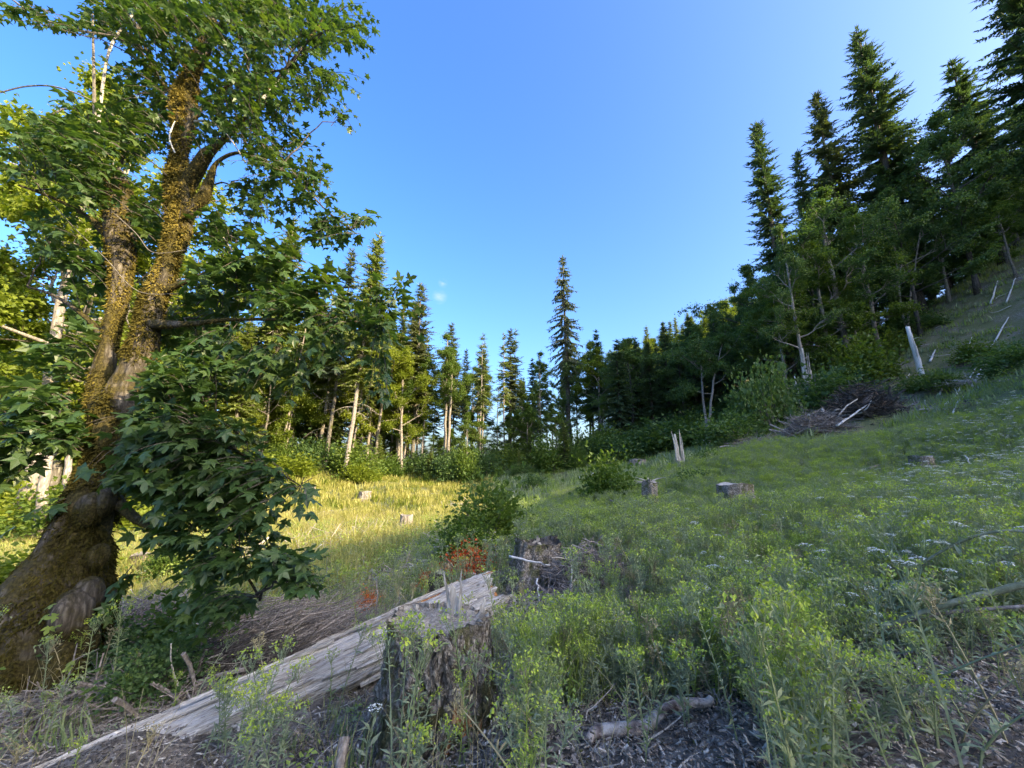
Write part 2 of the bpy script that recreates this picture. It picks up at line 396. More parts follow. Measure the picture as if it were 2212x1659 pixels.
def conifer(seed, H=30.0, R=4.2, bare=.15, whorl=.42, per=5, droop=.35, twig=.60, mat='needle_sun', bark='bark', hang=.0, top_round=.0, gap=0.0, dead=0, wob=0.15, kw=.28, tr=None, power=.8):
    rg = np.random.default_rng(seed); rnd = random.Random(seed)
    tb = MB(); n = 14
    zz = np.linspace(0, H, n)
    wx = wob * np.cumsum(rg.normal(0, .25, n)) ; wy = wob * np.cumsum(rg.normal(0, .25, n)); wx[0] = wy[0] = 0
    r0 = tr or H * 0.0125
    rad = r0 * (1 - zz / H) ** .75 + .015; rad[0] *= 1.35
    path = np.stack([wx, wy, zz], -1)
    path[0, 2] = -0.6
    tb.tube(path, rad, 9, r=.5)
    axis = lambda z: np.array([np.interp(z, zz, wx), np.interp(z, zz, wy), z])
    # short dead stubs on the bare trunk
    for k in range(int(bare * H * 1.2)):
        z = rnd.uniform(.12, bare + .1) * H; a = rnd.uniform(0, 2 * pi); l = rnd.uniform(.3, 1.5)
        p0 = axis(z); d = np.array([cos(a), sin(a), rnd.uniform(-.3, .2)])
        tb.tube([p0, p0 + d * l * .6, p0 + d * l + np.array([0, 0, -.15 * l])], [.03, .02, .008], 3, r=.8)
    cb = MB(); P = []; D = []; S_ = []; W = []; RR = []
    z = bare * H
    while z < H * .995:
        t = (z - bare * H) / (H - bare * H)
        prof = (1 - t) ** power
        prof *= min(1, .35 + t * 4.0)
        if rnd.random() < gap: z += whorl; continue
        for k in range(max(3, per)):
            a = rnd.uniform(0, 2 * pi)
            L_ = (R * prof * rnd.choice([rnd.uniform(.35, .8), rnd.uniform(.7, 1.0), rnd.uniform(.85, 1.22)])) + .25
            el = radians(36 * t - 12 + rnd.uniform(-17, 17))
            m = max(4, int(L_ / .5) + 2)
            s_ = np.linspace(0, 1, m)
            base = axis(z + rnd.uniform(-.2, .2))
            hx = s_ * L_ * cos(el)
            hz = s_ * L_ * sin(el) - droop * L_ * (s_ ** 1.5) * .55 + (droop * .30 * L_) * np.clip(s_ - .65, 0, 1) ** 1.2 * (1 - hang)
            wv = .06 * L_ * np.sin(s_ * 3 + rnd.uniform(0, 6))
            pts = base + np.stack([hx * cos(a) - wv * sin(a), hx * sin(a) + wv * cos(a), hz], -1)
            cb.tube(pts, np.linspace(.035 + .006 * L_, .008, m), 3, m=1, r=.5, cap=False)
            nt = max(5, int(L_ * .88 / .105))
            q = np.linspace(.14, 1.0, nt) + rg.normal(0, .01, nt)
            q = np.clip(q, 0, 1)
            bp = np.stack([np.interp(q, s_, pts[:, i]) for i in range(3)], -1)
            tan_ = pts[-1] - pts[0]; tan_ /= np.linalg.norm(tan_)
            side = np.array([-sin(a), cos(a), 0])
            for sd in (-1, 1):
                ln = twig * (0.35 + 1.1 * (1 - q)) * rg.uniform(.6, 1.25, nt) * (L_ ** .35) * .72
                dv = tan_[None] * rg.uniform(.5, 1.0, nt)[:, None] + sd * side[None] * rg.uniform(.6, 1.1, nt)[:, None] + np.array([0, 0, 1.]) * rg.normal(-.22 - hang * .9, .28, nt)[:, None]
                P.append(bp); D.append(dv); S_.append(ln); W.append(ln * kw + .045); RR.append(rg.uniform(0, 1, nt) * .55 + .45 * q * rg.uniform(.5, 1, nt))
            if hang > 0 or True:
                nh = int(nt * (.5 + hang))
                qi = rg.integers(0, nt, nh)
                P.append(bp[qi]); D.append(np.stack([rg.normal(0, .35, nh), rg.normal(0, .35, nh), np.full(nh, -1.0 if hang > .3 else .2)], -1) + tan_[None] * .6)
                ln = twig * rg.uniform(.5, 1.2, nh) * (.7 + hang * .9)
                S_.append(ln); W.append(ln * kw + .04); RR.append(rg.uniform(0, .7, nh))
            P.append(pts[-1:]); D.append(tan_[None] + np.array([[0, 0, .15]])); S_.append(np.array([twig * .9])); W.append(np.array([.12])); RR.append(np.array([.9]))
        z += whorl * rnd.uniform(.7, 1.3) * (1 - .35 * t)
    # leader
    P.append(np.tile(axis(H - .1), (5, 1))); D.append(np.array([[0, 0, 1], [.2, .1, .8], [-.2, .1, .8], [0, -.3, .7], [0, .3, .7.__float__()]]))
    S_.append(np.full(5, .6)); W.append(np.full(5, .12)); RR.append(np.full(5, .9))
    P = np.vstack(P); D = np.vstack(D); S_ = np.concatenate(S_); W = np.concatenate(W); RR = np.concatenate(RR)
    Rm = basis(D, spin=rg.normal(0, .6, len(P)))
    V, F = scatter(KITE, KITEF, P, Rm, np.stack([W, S_, S_], -1))
    cb.add(V, Q=F, r=RR, m=0)
    trunk = take_mesh(tb.build('trunk', M[bark], smooth=True))
    crown = take_mesh(cb.build('crown', [M[mat], M[bark]]))
    deads = []
    for k in range(dead):
        z = rnd.uniform(.16, bare + .16) * H; a = rnd.uniform(0, 2 * pi); l = rnd.uniform(1.6, 3.6)
        b = MB(); s_ = np.linspace(0, 1, 7)
        p = axis(z) + np.stack([s_ * l * cos(a), s_ * l * sin(a), l * (.12 * s_ - .5 * s_ ** 2.2)], -1)
        b.tube(p, np.linspace(.045, .012, 7), 4, r=.8)
        for j in range(5):
            i = rnd.randint(2, 5); d = np.array([rnd.gauss(0, .3), rnd.gauss(0, .3), rnd.uniform(-.6, -.1)])
            b.tube([p[i], p[i] + d, p[i] + d * 1.6 + [0, 0, -.1]], [.018, .012, .006], 3, r=.8)
        deads.append(take_mesh(b.build('dead_branch', M['bark_pale'])))
    return dict(H=H, parts=[('trunk', trunk), ('crown', crown)] + [('dead_branch', d) for d in deads])

LEAFQ = np.array([[0, 0, 0], [.42, .45, .10], [0, 1, -.08], [-.42, .45, .10]], float)

def broadleaf(seed, H=20.0, R=4.5, bare=.25, limbs=11, mat='leaf_mid', bark='bark', leaf=.17, dens=42, stems=1, lean=0.0, ball=.62, crown_pow=.9, sparse=0.0, upright=.9, tr=None, tips=9):
    rg = np.random.default_rng(seed); rnd = random.Random(seed)
    tb = MB(); cb = MB(); C = []; RB = []
    def limb(p, d, L_, r, depth):
        n = 6; s_ = np.linspace(0, 1, n)
        bend = np.array([rnd.gauss(0, .16), rnd.gauss(0, .16), rnd.uniform(0, .22)]) * L_
        w = np.array([rnd.gauss(0, .05), rnd.gauss(0, .05), 0]) * L_
        pts = p + d * (s_ * L_)[:, None] + bend * (s_ ** 2)[:, None] + w * np.sin(s_ * 6)[:, None]
        (tb if depth == 0 else cb).tube(pts, np.linspace(r, r * .35 + .006, n), 6 if depth == 0 else 4, r=.5, m=0 if depth == 0 else 1, cap=False)
        if depth >= 2:
            C.append(pts[-1]); RB.append(ball * rnd.uniform(.7, 1.3)); C.append(pts[3]); RB.append(ball * rnd.uniform(.5, .9)); return
        for k in range(rnd.randint(tips - 5, tips - 3) if depth == 0 else rnd.randint(3, 4)):
            q = rnd.uniform(.3, 1.0); pp = np.array([np.interp(q, s_, pts[:, i]) for i in range(3)])
            dd = d + np.array([rnd.gauss(0, .7), rnd.gauss(0, .7), rnd.gauss(.1, .45)]); dd /= np.linalg.norm(dd)
            limb(pp, dd, L_ * rnd.uniform(.35, .6), r * .45, depth + 1)
        C.append(pts[-1]); RB.append(ball * .9)
    for st in range(stems):
        n = 12; zz = np.linspace(0, 1, n); az = rnd.uniform(0, 6.28); hh = H * (1 if st == 0 else rnd.uniform(.75, .95))
        ln = lean + (.10 * stems if stems > 1 else 0)
        path = np.stack([cos(az) * ln * hh * zz ** 1.2 + .15 * np.cumsum(rg.normal(0, .45, n)), sin(az) * ln * hh * zz ** 1.2 + .15 * np.cumsum(rg.normal(0, .45, n)), zz * hh * .93], -1)
        path[0] = [cos(az) * .25 * (stems > 1), sin(az) * .25 * (stems > 1), -.6]
        r0 = (tr or H * .011) * (1 if stems == 1 else .75)
        rad = r0 * (1 - zz * .9) ** .8 + .01; rad[0] *= 1.4
        tb.tube(path, rad, 9, r=.5, noise=.08)
        for k in range(limbs):
            q = bare + (1 - bare) * (k + rnd.random()) / limbs
            if rnd.random() < sparse: continue
            p = np.array([np.interp(q, zz, path[:, i]) for i in range(3)])
            t = (q - bare) / (1 - bare); a = k * 2.4 + rnd.uniform(-.5, .5)
            prof = (math.sin(min(1, t * 1.15 + .12) * pi) ** crown_pow) * .95 + .12
            e = radians(15 + 50 * t * upright + rnd.uniform(-12, 14))
            limb(p, np.array([cos(a) * cos(e), sin(a) * cos(e), sin(e)]), R * prof * rnd.uniform(.7, 1.15), rad.mean() * .5, 0)
        C.append(path[-1]); RB.append(ball)
    C = np.array(C); RB = np.array(RB)
    n = len(C) * dens
    idx = np.repeat(np.arange(len(C)), dens)
    off = rg.normal(0, 1, (n, 3)); off /= np.linalg.norm(off, axis=1)[:, None]; off *= (np.abs(rg.normal(0, .62, n)) + .08)[:, None]
    off[:, 2] *= .7
    pos = C[idx] + off * RB[idx][:, None]
    D = off * .6 + rg.normal(0, .6, (n, 3)); D[:, 2] -= .25
    Rm = basis(D, spin=rg.normal(0, .7, n))
    s_ = leaf * rg.uniform(.6, 1.3, n)
    V, F = scatter(LEAFQ, KITEF, pos, Rm, np.stack([s_, s_, s_], -1))
    clump = rg.uniform(0, 1, len(C))[idx]
    cb.add(V, Q=F, r=np.clip(.5 * clump + .5 * rg.uniform(0, 1, n), 0, 1), m=0)
    trunk = take_mesh(tb.build('trunk', M[bark], smooth=True))
    crown = take_mesh(cb.build('crown', [M[mat], M[bark]]))
    return dict(H=H, parts=[('trunk', trunk), ('crown', crown)])

def shrub(seed, R=1.0, Hh=1.2, n=2600, leaf=.085, mat='bush', stems=12, shell=.5, narrow=False):
    rg = np.random.default_rng(seed); rnd = random.Random(seed)
    tb = MB(); cb = MB()
    for k in range(stems):
        a = rnd.uniform(0, 6.28); r = R * rnd.uniform(.2, .9); h = Hh * rnd.uniform(.45, .95) * (1 - .3 * r / R)
        s_ = np.linspace(0, 1, 5)
        tb.tube(np.stack([s_ ** 1.3 * r * cos(a), s_ ** 1.3 * r * sin(a), -.1 + s_ * (h + .1)], -1), np.linspace(.016, .004, 5) * (1 + R * .4), 4, r=.5)
    nc = 46; d = rg.normal(0, 1, (nc, 3)); d[:, 2] = np.abs(d[:, 2]) * .9; d /= np.linalg.norm(d, axis=1)[:, None]
    rr = rg.uniform(shell, 1.0, nc)
    C = d * rr[:, None] * np.array([R, R, Hh * .88]) + np.array([0, 0, .10 * Hh])
    idx = rg.integers(0, nc, n); cl = rg.uniform(0, 1, nc)
    off = rg.normal(0, .19, (n, 3)) * np.array([R, R, Hh]) * rg.uniform(.4, 1.5, n)[:, None]
    pos = C[idx] + off; pos[:, 2] = np.abs(pos[:, 2]) + .02
    D = (pos - [0, 0, Hh * .2]) * .8 + rg.normal(0, .6, (n, 3))
    s_ = leaf * rg.uniform(.6, 1.4, n); w = s_ * (.45 if narrow else 1)
    V, F = scatter(LEAFQ, KITEF, pos, basis(D, spin=rg.normal(0, .8, n)), np.stack([w, s_, s_], -1))
    cb.add(V, Q=F, r=np.clip(.6 * cl[idx] + .4 * rg.uniform(0, 1, n), 0, 1))
    stem = take_mesh(tb.build('stem', M['twig']))
    fol = take_mesh(cb.build('foliage', M[mat]))
    return dict(H=Hh, parts=[('stem', stem), ('foliage', fol)])

def place(proto, name, label, cat, u, Y, vtop=None, H=None, group=None, rz=None, wide=1.0, loc=None, tilt=(0, 0)):
    """a copy of a thing and of each of its parts"""
    x, y, z = loc if loc is not None else ground_at(u, Y)
    if H is None: H = max(1.0, zfrom(vtop, y) - z)
    s = H / proto['H']
    t = thing(name, label, cat, (x, y, z), random.uniform(0, 6.28) if rz is None else rz, group, (s * wide, s * wide, s))
    t.rotation_mode = 'ZYX'; t.rotation_euler[0] = tilt[0]; t.rotation_euler[1] = tilt[1]
    for pn, me in proto['parts']:
        link(pn, me, t)
    return t

# ------------------------------------------------------------------ ground
stump_xy = ground_at(940, 3.15)
log_a = at(150, 1705, 3.25); log_b = at(1068, 1278, 5.2)
stump2_xy = ground_at(1150, 6.7)
BUMPS += [(float(log_a[0]) + .25, float(log_a[1]) + .05, .55, .20),(ground_at(1870,21.5)[0],21.3,3.2,1.1),(ground_at(1770,20.5)[0],20.3,2.4,.7),(ground_at(1275, 6.2)[0], 6.2, .6, .22), (ground_at(80, 4.8)[0], 4.85, 1.2, .15), (ground_at(1120, 5.3)[0] , 5.3, .6, .1)]

def ground_sheet():
    n = 400; s = 2.4; Tm = math.asinh(1600 / s)
    g = s * np.sinh(np.linspace(-Tm, Tm, n))
    gx = g; gy = g + 4.5
    X, Yy = np.meshgrid(gx, gy, indexing='xy')
    Z = height(X, Yy)
    V = np.stack([X, Yy, Z], -1).reshape(-1, 3)
    i = np.arange(n - 1); I, J = np.meshgrid(i, i, indexing='ij'); b = (I * n + J).ravel()
    Q = np.stack([b, b + 1, b + n + 1, b + n], -1)
    mb = MB(); mb.add(V, Q=Q, r=.5)
    m, N, L = new_mat('ground_soil_and_litter')
    out = N.new('ShaderNodeOutputMaterial'); p = N.new('ShaderNodeBsdfPrincipled'); p.inputs['Roughness'].default_value = .95
    p.inputs['Specular IOR Level'].default_value = .1
    tc = N.new('ShaderNodeTexCoord')
    def nz(sc, det=6, rough=.65):
        k = N.new('ShaderNodeTexNoise'); k.inputs['Scale'].default_value = sc; k.inputs['Detail'].default_value = det; k.inputs['Roughness'].default_value = rough
        L.new(tc.outputs['Object'], k.inputs['Vector']); return k
    a = nz(9, 10, .75); b_ = nz(.55, 5); c = nz(45, 4, .7)
    soil = ramp(N, [(.30, (.055, .045, .037)), (.44, (.17, .145, .12)), (.56, (.31, .275, .235)), (.70, (.50, .46, .40))]); L.new(a.outputs['Fac'], soil.inputs[0])
    grn = ramp(N, [(.3, (.075, .095, .04)), (.5, (.15, .17, .075)), (.72, (.27, .26, .15))]); L.new(c.outputs['Fac'], grn.inputs[0])
    # the further from the worked ground near the stumps, the greener
    ln = N.new('ShaderNodeVectorMath'); ln.operation = 'LENGTH'; L.new(tc.outputs['Object'], ln.inputs[0])
    mr = N.new('ShaderNodeMapRange'); mr.inputs[1].default_value = 5; mr.inputs[2].default_value = 24; mr.inputs[3].default_value = 0.46; mr.inputs[4].default_value = -.10
    L.new(ln.outputs['Value'], mr.inputs[0])
    sb = N.new('ShaderNodeMath'); sb.operation = 'SUBTRACT'; L.new(b_.outputs['Fac'], sb.inputs[0]); L.new(mr.outputs[0], sb.inputs[1])
    sx = N.new('ShaderNodeSeparateXYZ'); L.new(tc.outputs['Object'], sx.inputs[0])
    mrx = N.new('ShaderNodeMapRange'); mrx.inputs[1].default_value = 17; mrx.inputs[2].default_value = 24; mrx.inputs[3].default_value = 0; mrx.inputs[4].default_value = .20; L.new(sx.outputs[0], mrx.inputs[0])
    sb2 = N.new('ShaderNodeMath'); sb2.operation = 'SUBTRACT'; L.new(sb.outputs[0], sb2.inputs[0]); L.new(mrx.outputs[0], sb2.inputs[1]); sb = sb2
    mr2 = N.new('ShaderNodeMapRange'); mr2.inputs[1].default_value = .2; mr2.inputs[2].default_value = .45; L.new(sb.outputs[0], mr2.inputs[0])
    mx = N.new('ShaderNodeMixRGB'); L.new(mr2.outputs[0], mx.inputs[0]); L.new(soil.outputs[0], mx.inputs[1]); L.new(grn.outputs[0], mx.inputs[2])
    L.new(mx.outputs[0], p.inputs['Base Color'])
    bp = N.new('ShaderNodeBump'); bp.inputs['Strength'].default_value = 1; bp.inputs['Distance'].default_value = .05
    ad = N.new('ShaderNodeMath'); L.new(a.outputs['Fac'], ad.inputs[0]); L.new(c.outputs['Fac'], ad.inputs[1]); L.new(ad.outputs[0], bp.inputs['Height'])
    L.new(bp.outputs[0], p.inputs['Normal']); L.new(p.outputs[0], out.inputs[0])
    tag(mb.build('ground', m, smooth=True), kind='structure')
ground_sheet()

# ------------------------------------------------------------------ tree stock
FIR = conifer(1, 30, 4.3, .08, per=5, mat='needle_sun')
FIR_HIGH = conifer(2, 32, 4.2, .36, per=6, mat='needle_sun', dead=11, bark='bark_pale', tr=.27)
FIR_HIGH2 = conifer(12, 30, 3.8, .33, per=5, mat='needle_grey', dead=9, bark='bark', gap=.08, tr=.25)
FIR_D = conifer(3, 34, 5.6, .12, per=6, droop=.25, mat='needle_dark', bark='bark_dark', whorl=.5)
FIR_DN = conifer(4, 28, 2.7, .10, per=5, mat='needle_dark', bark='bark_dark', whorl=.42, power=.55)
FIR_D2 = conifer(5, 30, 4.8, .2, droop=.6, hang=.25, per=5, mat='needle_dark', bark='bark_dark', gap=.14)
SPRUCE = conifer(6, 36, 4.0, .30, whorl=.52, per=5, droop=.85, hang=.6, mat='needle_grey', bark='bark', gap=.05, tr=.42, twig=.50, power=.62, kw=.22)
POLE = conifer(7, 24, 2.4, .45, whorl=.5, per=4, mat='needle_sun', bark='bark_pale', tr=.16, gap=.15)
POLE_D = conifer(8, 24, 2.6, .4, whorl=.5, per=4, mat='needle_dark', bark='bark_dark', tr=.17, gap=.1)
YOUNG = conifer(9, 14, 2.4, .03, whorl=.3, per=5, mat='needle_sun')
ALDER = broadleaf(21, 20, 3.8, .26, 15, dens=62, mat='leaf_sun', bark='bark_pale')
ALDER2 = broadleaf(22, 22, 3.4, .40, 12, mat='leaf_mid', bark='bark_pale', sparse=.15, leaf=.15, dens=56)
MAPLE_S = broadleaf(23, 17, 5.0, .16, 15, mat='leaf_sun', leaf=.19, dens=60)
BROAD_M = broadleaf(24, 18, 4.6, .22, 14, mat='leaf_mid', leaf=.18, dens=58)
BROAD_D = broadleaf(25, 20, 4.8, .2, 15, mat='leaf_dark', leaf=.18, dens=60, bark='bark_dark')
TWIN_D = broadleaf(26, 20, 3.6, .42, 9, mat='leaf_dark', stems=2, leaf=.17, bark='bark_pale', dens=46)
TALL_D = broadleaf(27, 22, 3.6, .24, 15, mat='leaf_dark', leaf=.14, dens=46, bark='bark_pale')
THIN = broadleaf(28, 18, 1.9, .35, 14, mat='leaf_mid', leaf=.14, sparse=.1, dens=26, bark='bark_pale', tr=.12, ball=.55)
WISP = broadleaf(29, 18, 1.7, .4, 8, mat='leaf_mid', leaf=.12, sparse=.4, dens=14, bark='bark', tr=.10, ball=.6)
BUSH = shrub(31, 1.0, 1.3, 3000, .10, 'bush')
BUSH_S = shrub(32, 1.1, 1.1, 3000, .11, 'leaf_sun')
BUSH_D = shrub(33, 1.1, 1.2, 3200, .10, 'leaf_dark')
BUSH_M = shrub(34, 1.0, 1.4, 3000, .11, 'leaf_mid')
RED = shrub(35, .5, .6, 900, .05, 'red', shell=.2)
FERN = shrub(36, .6, .6, 1500, .12, 'weed', narrow=True)

# ------------------------------------------------------------------ left wood, lit by the sun
LT = 'trees at the left edge of the clearing'
def T(proto, name, cat, label, u, Y, vtop, **k):
    k.setdefault('group', None)
    return place(proto, name, label, cat, u, Y, vtop, **k)
T(ALDER, 'alder_tree', 'tree', 'tall pale yellow green leafy tree at the far left edge, reaching highest there', 20, 22, 130, wide=1.0)
T(MAPLE_S, 'leafy_tree', 'tree', 'round sunlit leafy tree behind the mossy trunk at the left edge, mid height', 95, 25, 370, wide=1.1)
T(FIR, 'fir_tree', 'tree', 'sunlit fir whose point shows just left of the mossy maple trunks', 185, 34, 480, wide=1.1)
T(MAPLE_S, 'leafy_tree', 'tree', 'low sunlit leafy tree under the fir at the far left', 150, 27, 640, wide=1.15)
T(ALDER, 'alder_tree', 'tree', 'sunlit leafy tree showing between the two stems of the mossy maple', 290, 33, 560, wide=1.2)
T(BROAD_M, 'leafy_tree', 'tree', 'mid green tree behind the right stem of the mossy maple', 400, 36, 650, wide=1.15)
T(ALDER, 'alder_tree', 'tree', 'yellow green tree over the lower maple bough', 470, 38, 700)
T(FIR_HIGH, 'fir_tree', 'tree', 'tall sunlit fir with bare pale trunk and spreading dead branches behind the maple bough', 553, 41, 472, rz=1.0, tilt=(0, radians(1.5)))
T(FIR_HIGH2, 'fir_tree', 'tree', 'pale grey fir trunk standing close beside the tall fir with dead branches', 538, 43, 620, rz=2.0)
T(POLE, 'fir_tree', 'tree', 'slender pale leaning pole of a fir rising from the lit shrubs', 600, 39, 640, tilt=(0, radians(4)))
T(THIN, 'alder_tree', 'tree', 'slender alder behind the leaning pale pole at the lit shrubs', 612, 40, 700, tilt=(0, radians(3)))
T(FIR_HIGH2, 'fir_tree', 'tree', 'blue green fir with bare trunk left of the fir with hanging side branches', 700, 40, 540, rz=.4, tilt=(0, radians(2)))
T(FIR_HIGH, 'fir_tree', 'tree', 'tallest of the middle left firs, thick pale trunk standing forward in the grass', 742, 37, 505, rz=4.2, tilt=(0, radians(3.5)))
T(POLE, 'fir_tree', 'tree', 'thin pale trunk just behind the thick forward fir trunk', 755, 41, 700, tilt=(0, radians(3)))
T(FIR, 'fir_tree', 'tree', 'narrow fir point between the tall middle firs and the blue green pointed fir', 850, 52, 632, wide=.8)
T(FIR_HIGH2, 'fir_tree', 'tree', 'blue green pointed fir standing last of the left firs against open sky', 888, 46, 615, rz=5.0, wide=1.2)
T(ALDER2, 'alder_tree', 'tree', 'leafy tree with round top and dark straight trunk right of the pointed fir', 972, 44, 738, wide=1.1)
T(POLE, 'fir_tree', 'tree', 'small thin fir with tufted top right of the round topped leafy tree', 1040, 47, 740, wide=1.0)
T(WISP, 'young_tree', 'tree', 'nearly bare thin tree in the gap of the tree line', 1078, 48, 800)
T(THIN, 'young_tree', 'tree', 'short pale stemmed tree standing forward in front of the gap', 1008, 41, 860)
T(WISP, 'young_tree', 'tree', 'thin straight stem with few leaves at the right of the gap', 1100, 49, 850)
T(BROAD_M, 'leafy_tree', 'tree', 'low dark leafy tree left below the hanging spruce', 1128, 54, 815, wide=.8)
T(ALDER2, 'alder_tree', 'tree', 'leafy tree touching the left side of the hanging spruce', 1170, 56, 748, wide=.9)
T(SPRUCE, 'spruce_tree', 'tree', 'tall narrow spruce with hanging branches standing alone against the sky at the centre', 1229, 60, 555)
T(ALDER, 'alder_tree', 'tree', 'sunlit leafy tree touching the right side of the hanging spruce', 1300, 55, 742, wide=1.1)
T(THIN, 'young_tree', 'tree', 'thin pale pole standing in front of the dark wood right of the hanging spruce', 1308, 47, 850)
T(MAPLE_S, 'leafy_tree', 'tree', 'bright yellow green maple on the hill foot right of the hanging spruce', 1372, 62, 790, wide=1.1)

# ------------------------------------------------------------------ the pair of leaning stems and the dark wood on the right
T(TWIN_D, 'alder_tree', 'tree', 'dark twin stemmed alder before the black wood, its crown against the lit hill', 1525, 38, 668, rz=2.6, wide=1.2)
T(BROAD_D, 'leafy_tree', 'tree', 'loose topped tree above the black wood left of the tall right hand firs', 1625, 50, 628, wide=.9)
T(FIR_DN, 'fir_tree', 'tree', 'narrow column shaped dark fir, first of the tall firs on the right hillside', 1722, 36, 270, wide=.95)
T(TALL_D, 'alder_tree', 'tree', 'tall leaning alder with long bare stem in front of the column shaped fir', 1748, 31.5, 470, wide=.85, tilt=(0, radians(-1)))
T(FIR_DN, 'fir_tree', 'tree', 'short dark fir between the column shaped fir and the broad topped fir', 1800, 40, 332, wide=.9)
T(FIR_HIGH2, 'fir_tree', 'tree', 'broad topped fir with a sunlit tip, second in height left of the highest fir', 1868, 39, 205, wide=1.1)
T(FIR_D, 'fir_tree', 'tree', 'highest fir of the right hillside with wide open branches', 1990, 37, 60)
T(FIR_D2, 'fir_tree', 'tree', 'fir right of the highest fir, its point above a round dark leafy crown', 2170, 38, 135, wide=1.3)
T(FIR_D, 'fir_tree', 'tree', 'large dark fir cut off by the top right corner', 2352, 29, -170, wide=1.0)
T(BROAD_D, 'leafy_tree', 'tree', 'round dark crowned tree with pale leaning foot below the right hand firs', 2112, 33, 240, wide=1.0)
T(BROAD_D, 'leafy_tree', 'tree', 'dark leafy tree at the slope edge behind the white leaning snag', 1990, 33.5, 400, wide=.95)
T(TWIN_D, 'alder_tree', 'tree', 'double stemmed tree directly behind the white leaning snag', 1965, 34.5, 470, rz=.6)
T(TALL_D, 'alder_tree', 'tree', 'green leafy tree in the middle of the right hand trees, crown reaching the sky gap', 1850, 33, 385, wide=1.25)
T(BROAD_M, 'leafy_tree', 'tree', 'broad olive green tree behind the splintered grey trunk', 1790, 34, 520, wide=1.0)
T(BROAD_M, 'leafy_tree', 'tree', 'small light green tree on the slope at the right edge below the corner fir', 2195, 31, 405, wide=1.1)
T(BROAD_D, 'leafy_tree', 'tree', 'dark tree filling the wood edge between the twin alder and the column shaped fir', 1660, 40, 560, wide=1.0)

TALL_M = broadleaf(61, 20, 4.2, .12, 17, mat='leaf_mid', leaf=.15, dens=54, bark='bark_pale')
T(TALL_M, 'leafy_tree', 'tree', 'mid green leafy tree just right of the tall leaning alder', 1800, 33, 455, wide=1.0)
T(TALL_M, 'leafy_tree', 'tree', 'lower leafy tree behind the large leaning shrub and the alder stem', 1705, 34, 600, wide=1.1)
T(TALL_M, 'leafy_tree', 'tree', 'leafy tree between the splintered grey trunk and the double stemmed tree', 1905, 34, 430, wide=1.0)
T(TALL_M, 'leafy_tree', 'tree', 'low spreading leafy tree above the root heap', 1860, 32.5, 600, wide=1.2)
T(TALL_M, 'leafy_tree', 'tree', 'green leafy tree left of the round dark crowned tree on the slope', 2050, 35, 380, wide=.9)
T(TALL_M, 'leafy_tree', 'tree', 'lowest leafy tree under the far right firs at the slope edge', 2180, 35, 330, wide=.9)

# ------------------------------------------------------------------ the rest of the woods: trees nothing tells apart
def wood(protos, spots, name, label, group, hs, jit=.12, wide=1.0):
    for x, y in spots:
        pr = random.choice(protos)
        place(pr, name, label, 'tree', 0, 0, H=random.uniform(*hs), group=group, loc=(x, y, gz(x, y)), wide=wide * random.uniform(.85, 1.15))
def spots_uv(n, u0, u1, Y0, Y1, mind=2.2, seed=0):
    rr = random.Random(seed); out = []; tries = 0
    while len(out) < n and tries < n * 60:
        tries += 1
        Y = rr.uniform(Y0, Y1); u = rr.uniform(u0, u1); x, y, z = ground_at(u, Y)
        if all((x - a) ** 2 + (y - b) ** 2 > mind * mind for a, b in out): out.append((x, y))
    return out
T(ALDER, 'alder_tree', 'tree', 'sunlit feathery leafy tree between the two bare trunked forward firs', 690, 43, 655, wide=1.1)
T(ALDER, 'alder_tree', 'tree', 'bright leafy tree right of the thick forward fir trunk', 812, 43, 700, wide=1.1)
T(ALDER, 'alder_tree', 'tree', 'bright crown just left of the blue green pointed fir', 862, 43, 745, wide=1.0)
T(MAPLE_S, 'leafy_tree', 'tree', 'sunlit low leafy tree left of the leaning pale pole', 560, 38.5, 760, wide=1.0)
T(ALDER, 'alder_tree', 'tree', 'sunlit leafy tree behind the leaning pale pole', 625, 42, 690, wide=1.0)
wood([FIR_HIGH2, ALDER, BROAD_M, FIR_HIGH, ALDER, FIR], spots_uv(20, 540, 880, 44, 58, 2.8, 31), 'wood_tree', 'leafy or fir crown filling the left wood between the taller firs', 'full crowned trees of the left wood', (17, 22.5), wide=1.15)
wood([POLE, POLE, FIR_HIGH2, ALDER2, ALDER2, POLE_D], spots_uv(50, 560, 1120, 44, 62, 2.2, 1), 'wood_tree', 'slim bare trunked tree deep in the wood left of the centre gap', 'slim trees inside the left wood', (14, 19))
wood([ALDER, MAPLE_S, BROAD_M, FIR], spots_uv(22, -60, 520, 34, 50, 3.4, 2), 'wood_tree', 'sunlit tree in the mass of the wood behind the big mossy maple', 'sunlit trees behind the mossy maple', (14, 21), wide=1.1)
wood([POLE_D, FIR_D2, BROAD_D], spots_uv(16, 1120, 1330, 56, 74, 2.6, 3), 'wood_tree', 'dark tree deep in the wood below the hanging spruce', 'dark trees below the hanging spruce', (12, 17))
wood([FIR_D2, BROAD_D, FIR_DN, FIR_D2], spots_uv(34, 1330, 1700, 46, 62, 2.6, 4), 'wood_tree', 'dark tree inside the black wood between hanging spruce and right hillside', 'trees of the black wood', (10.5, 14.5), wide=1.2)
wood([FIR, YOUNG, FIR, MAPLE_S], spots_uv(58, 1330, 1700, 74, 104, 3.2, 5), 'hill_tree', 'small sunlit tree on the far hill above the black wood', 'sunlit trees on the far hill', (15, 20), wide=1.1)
wood([FIR_D, FIR_D2, BROAD_D, TALL_D], spots_uv(30, 1720, 2320, 39, 58, 3.2, 6), 'wood_tree', 'dark tree in the mass of the wood on the right hillside', 'dark trees of the right hillside wood', (14, 20), wide=1.1)

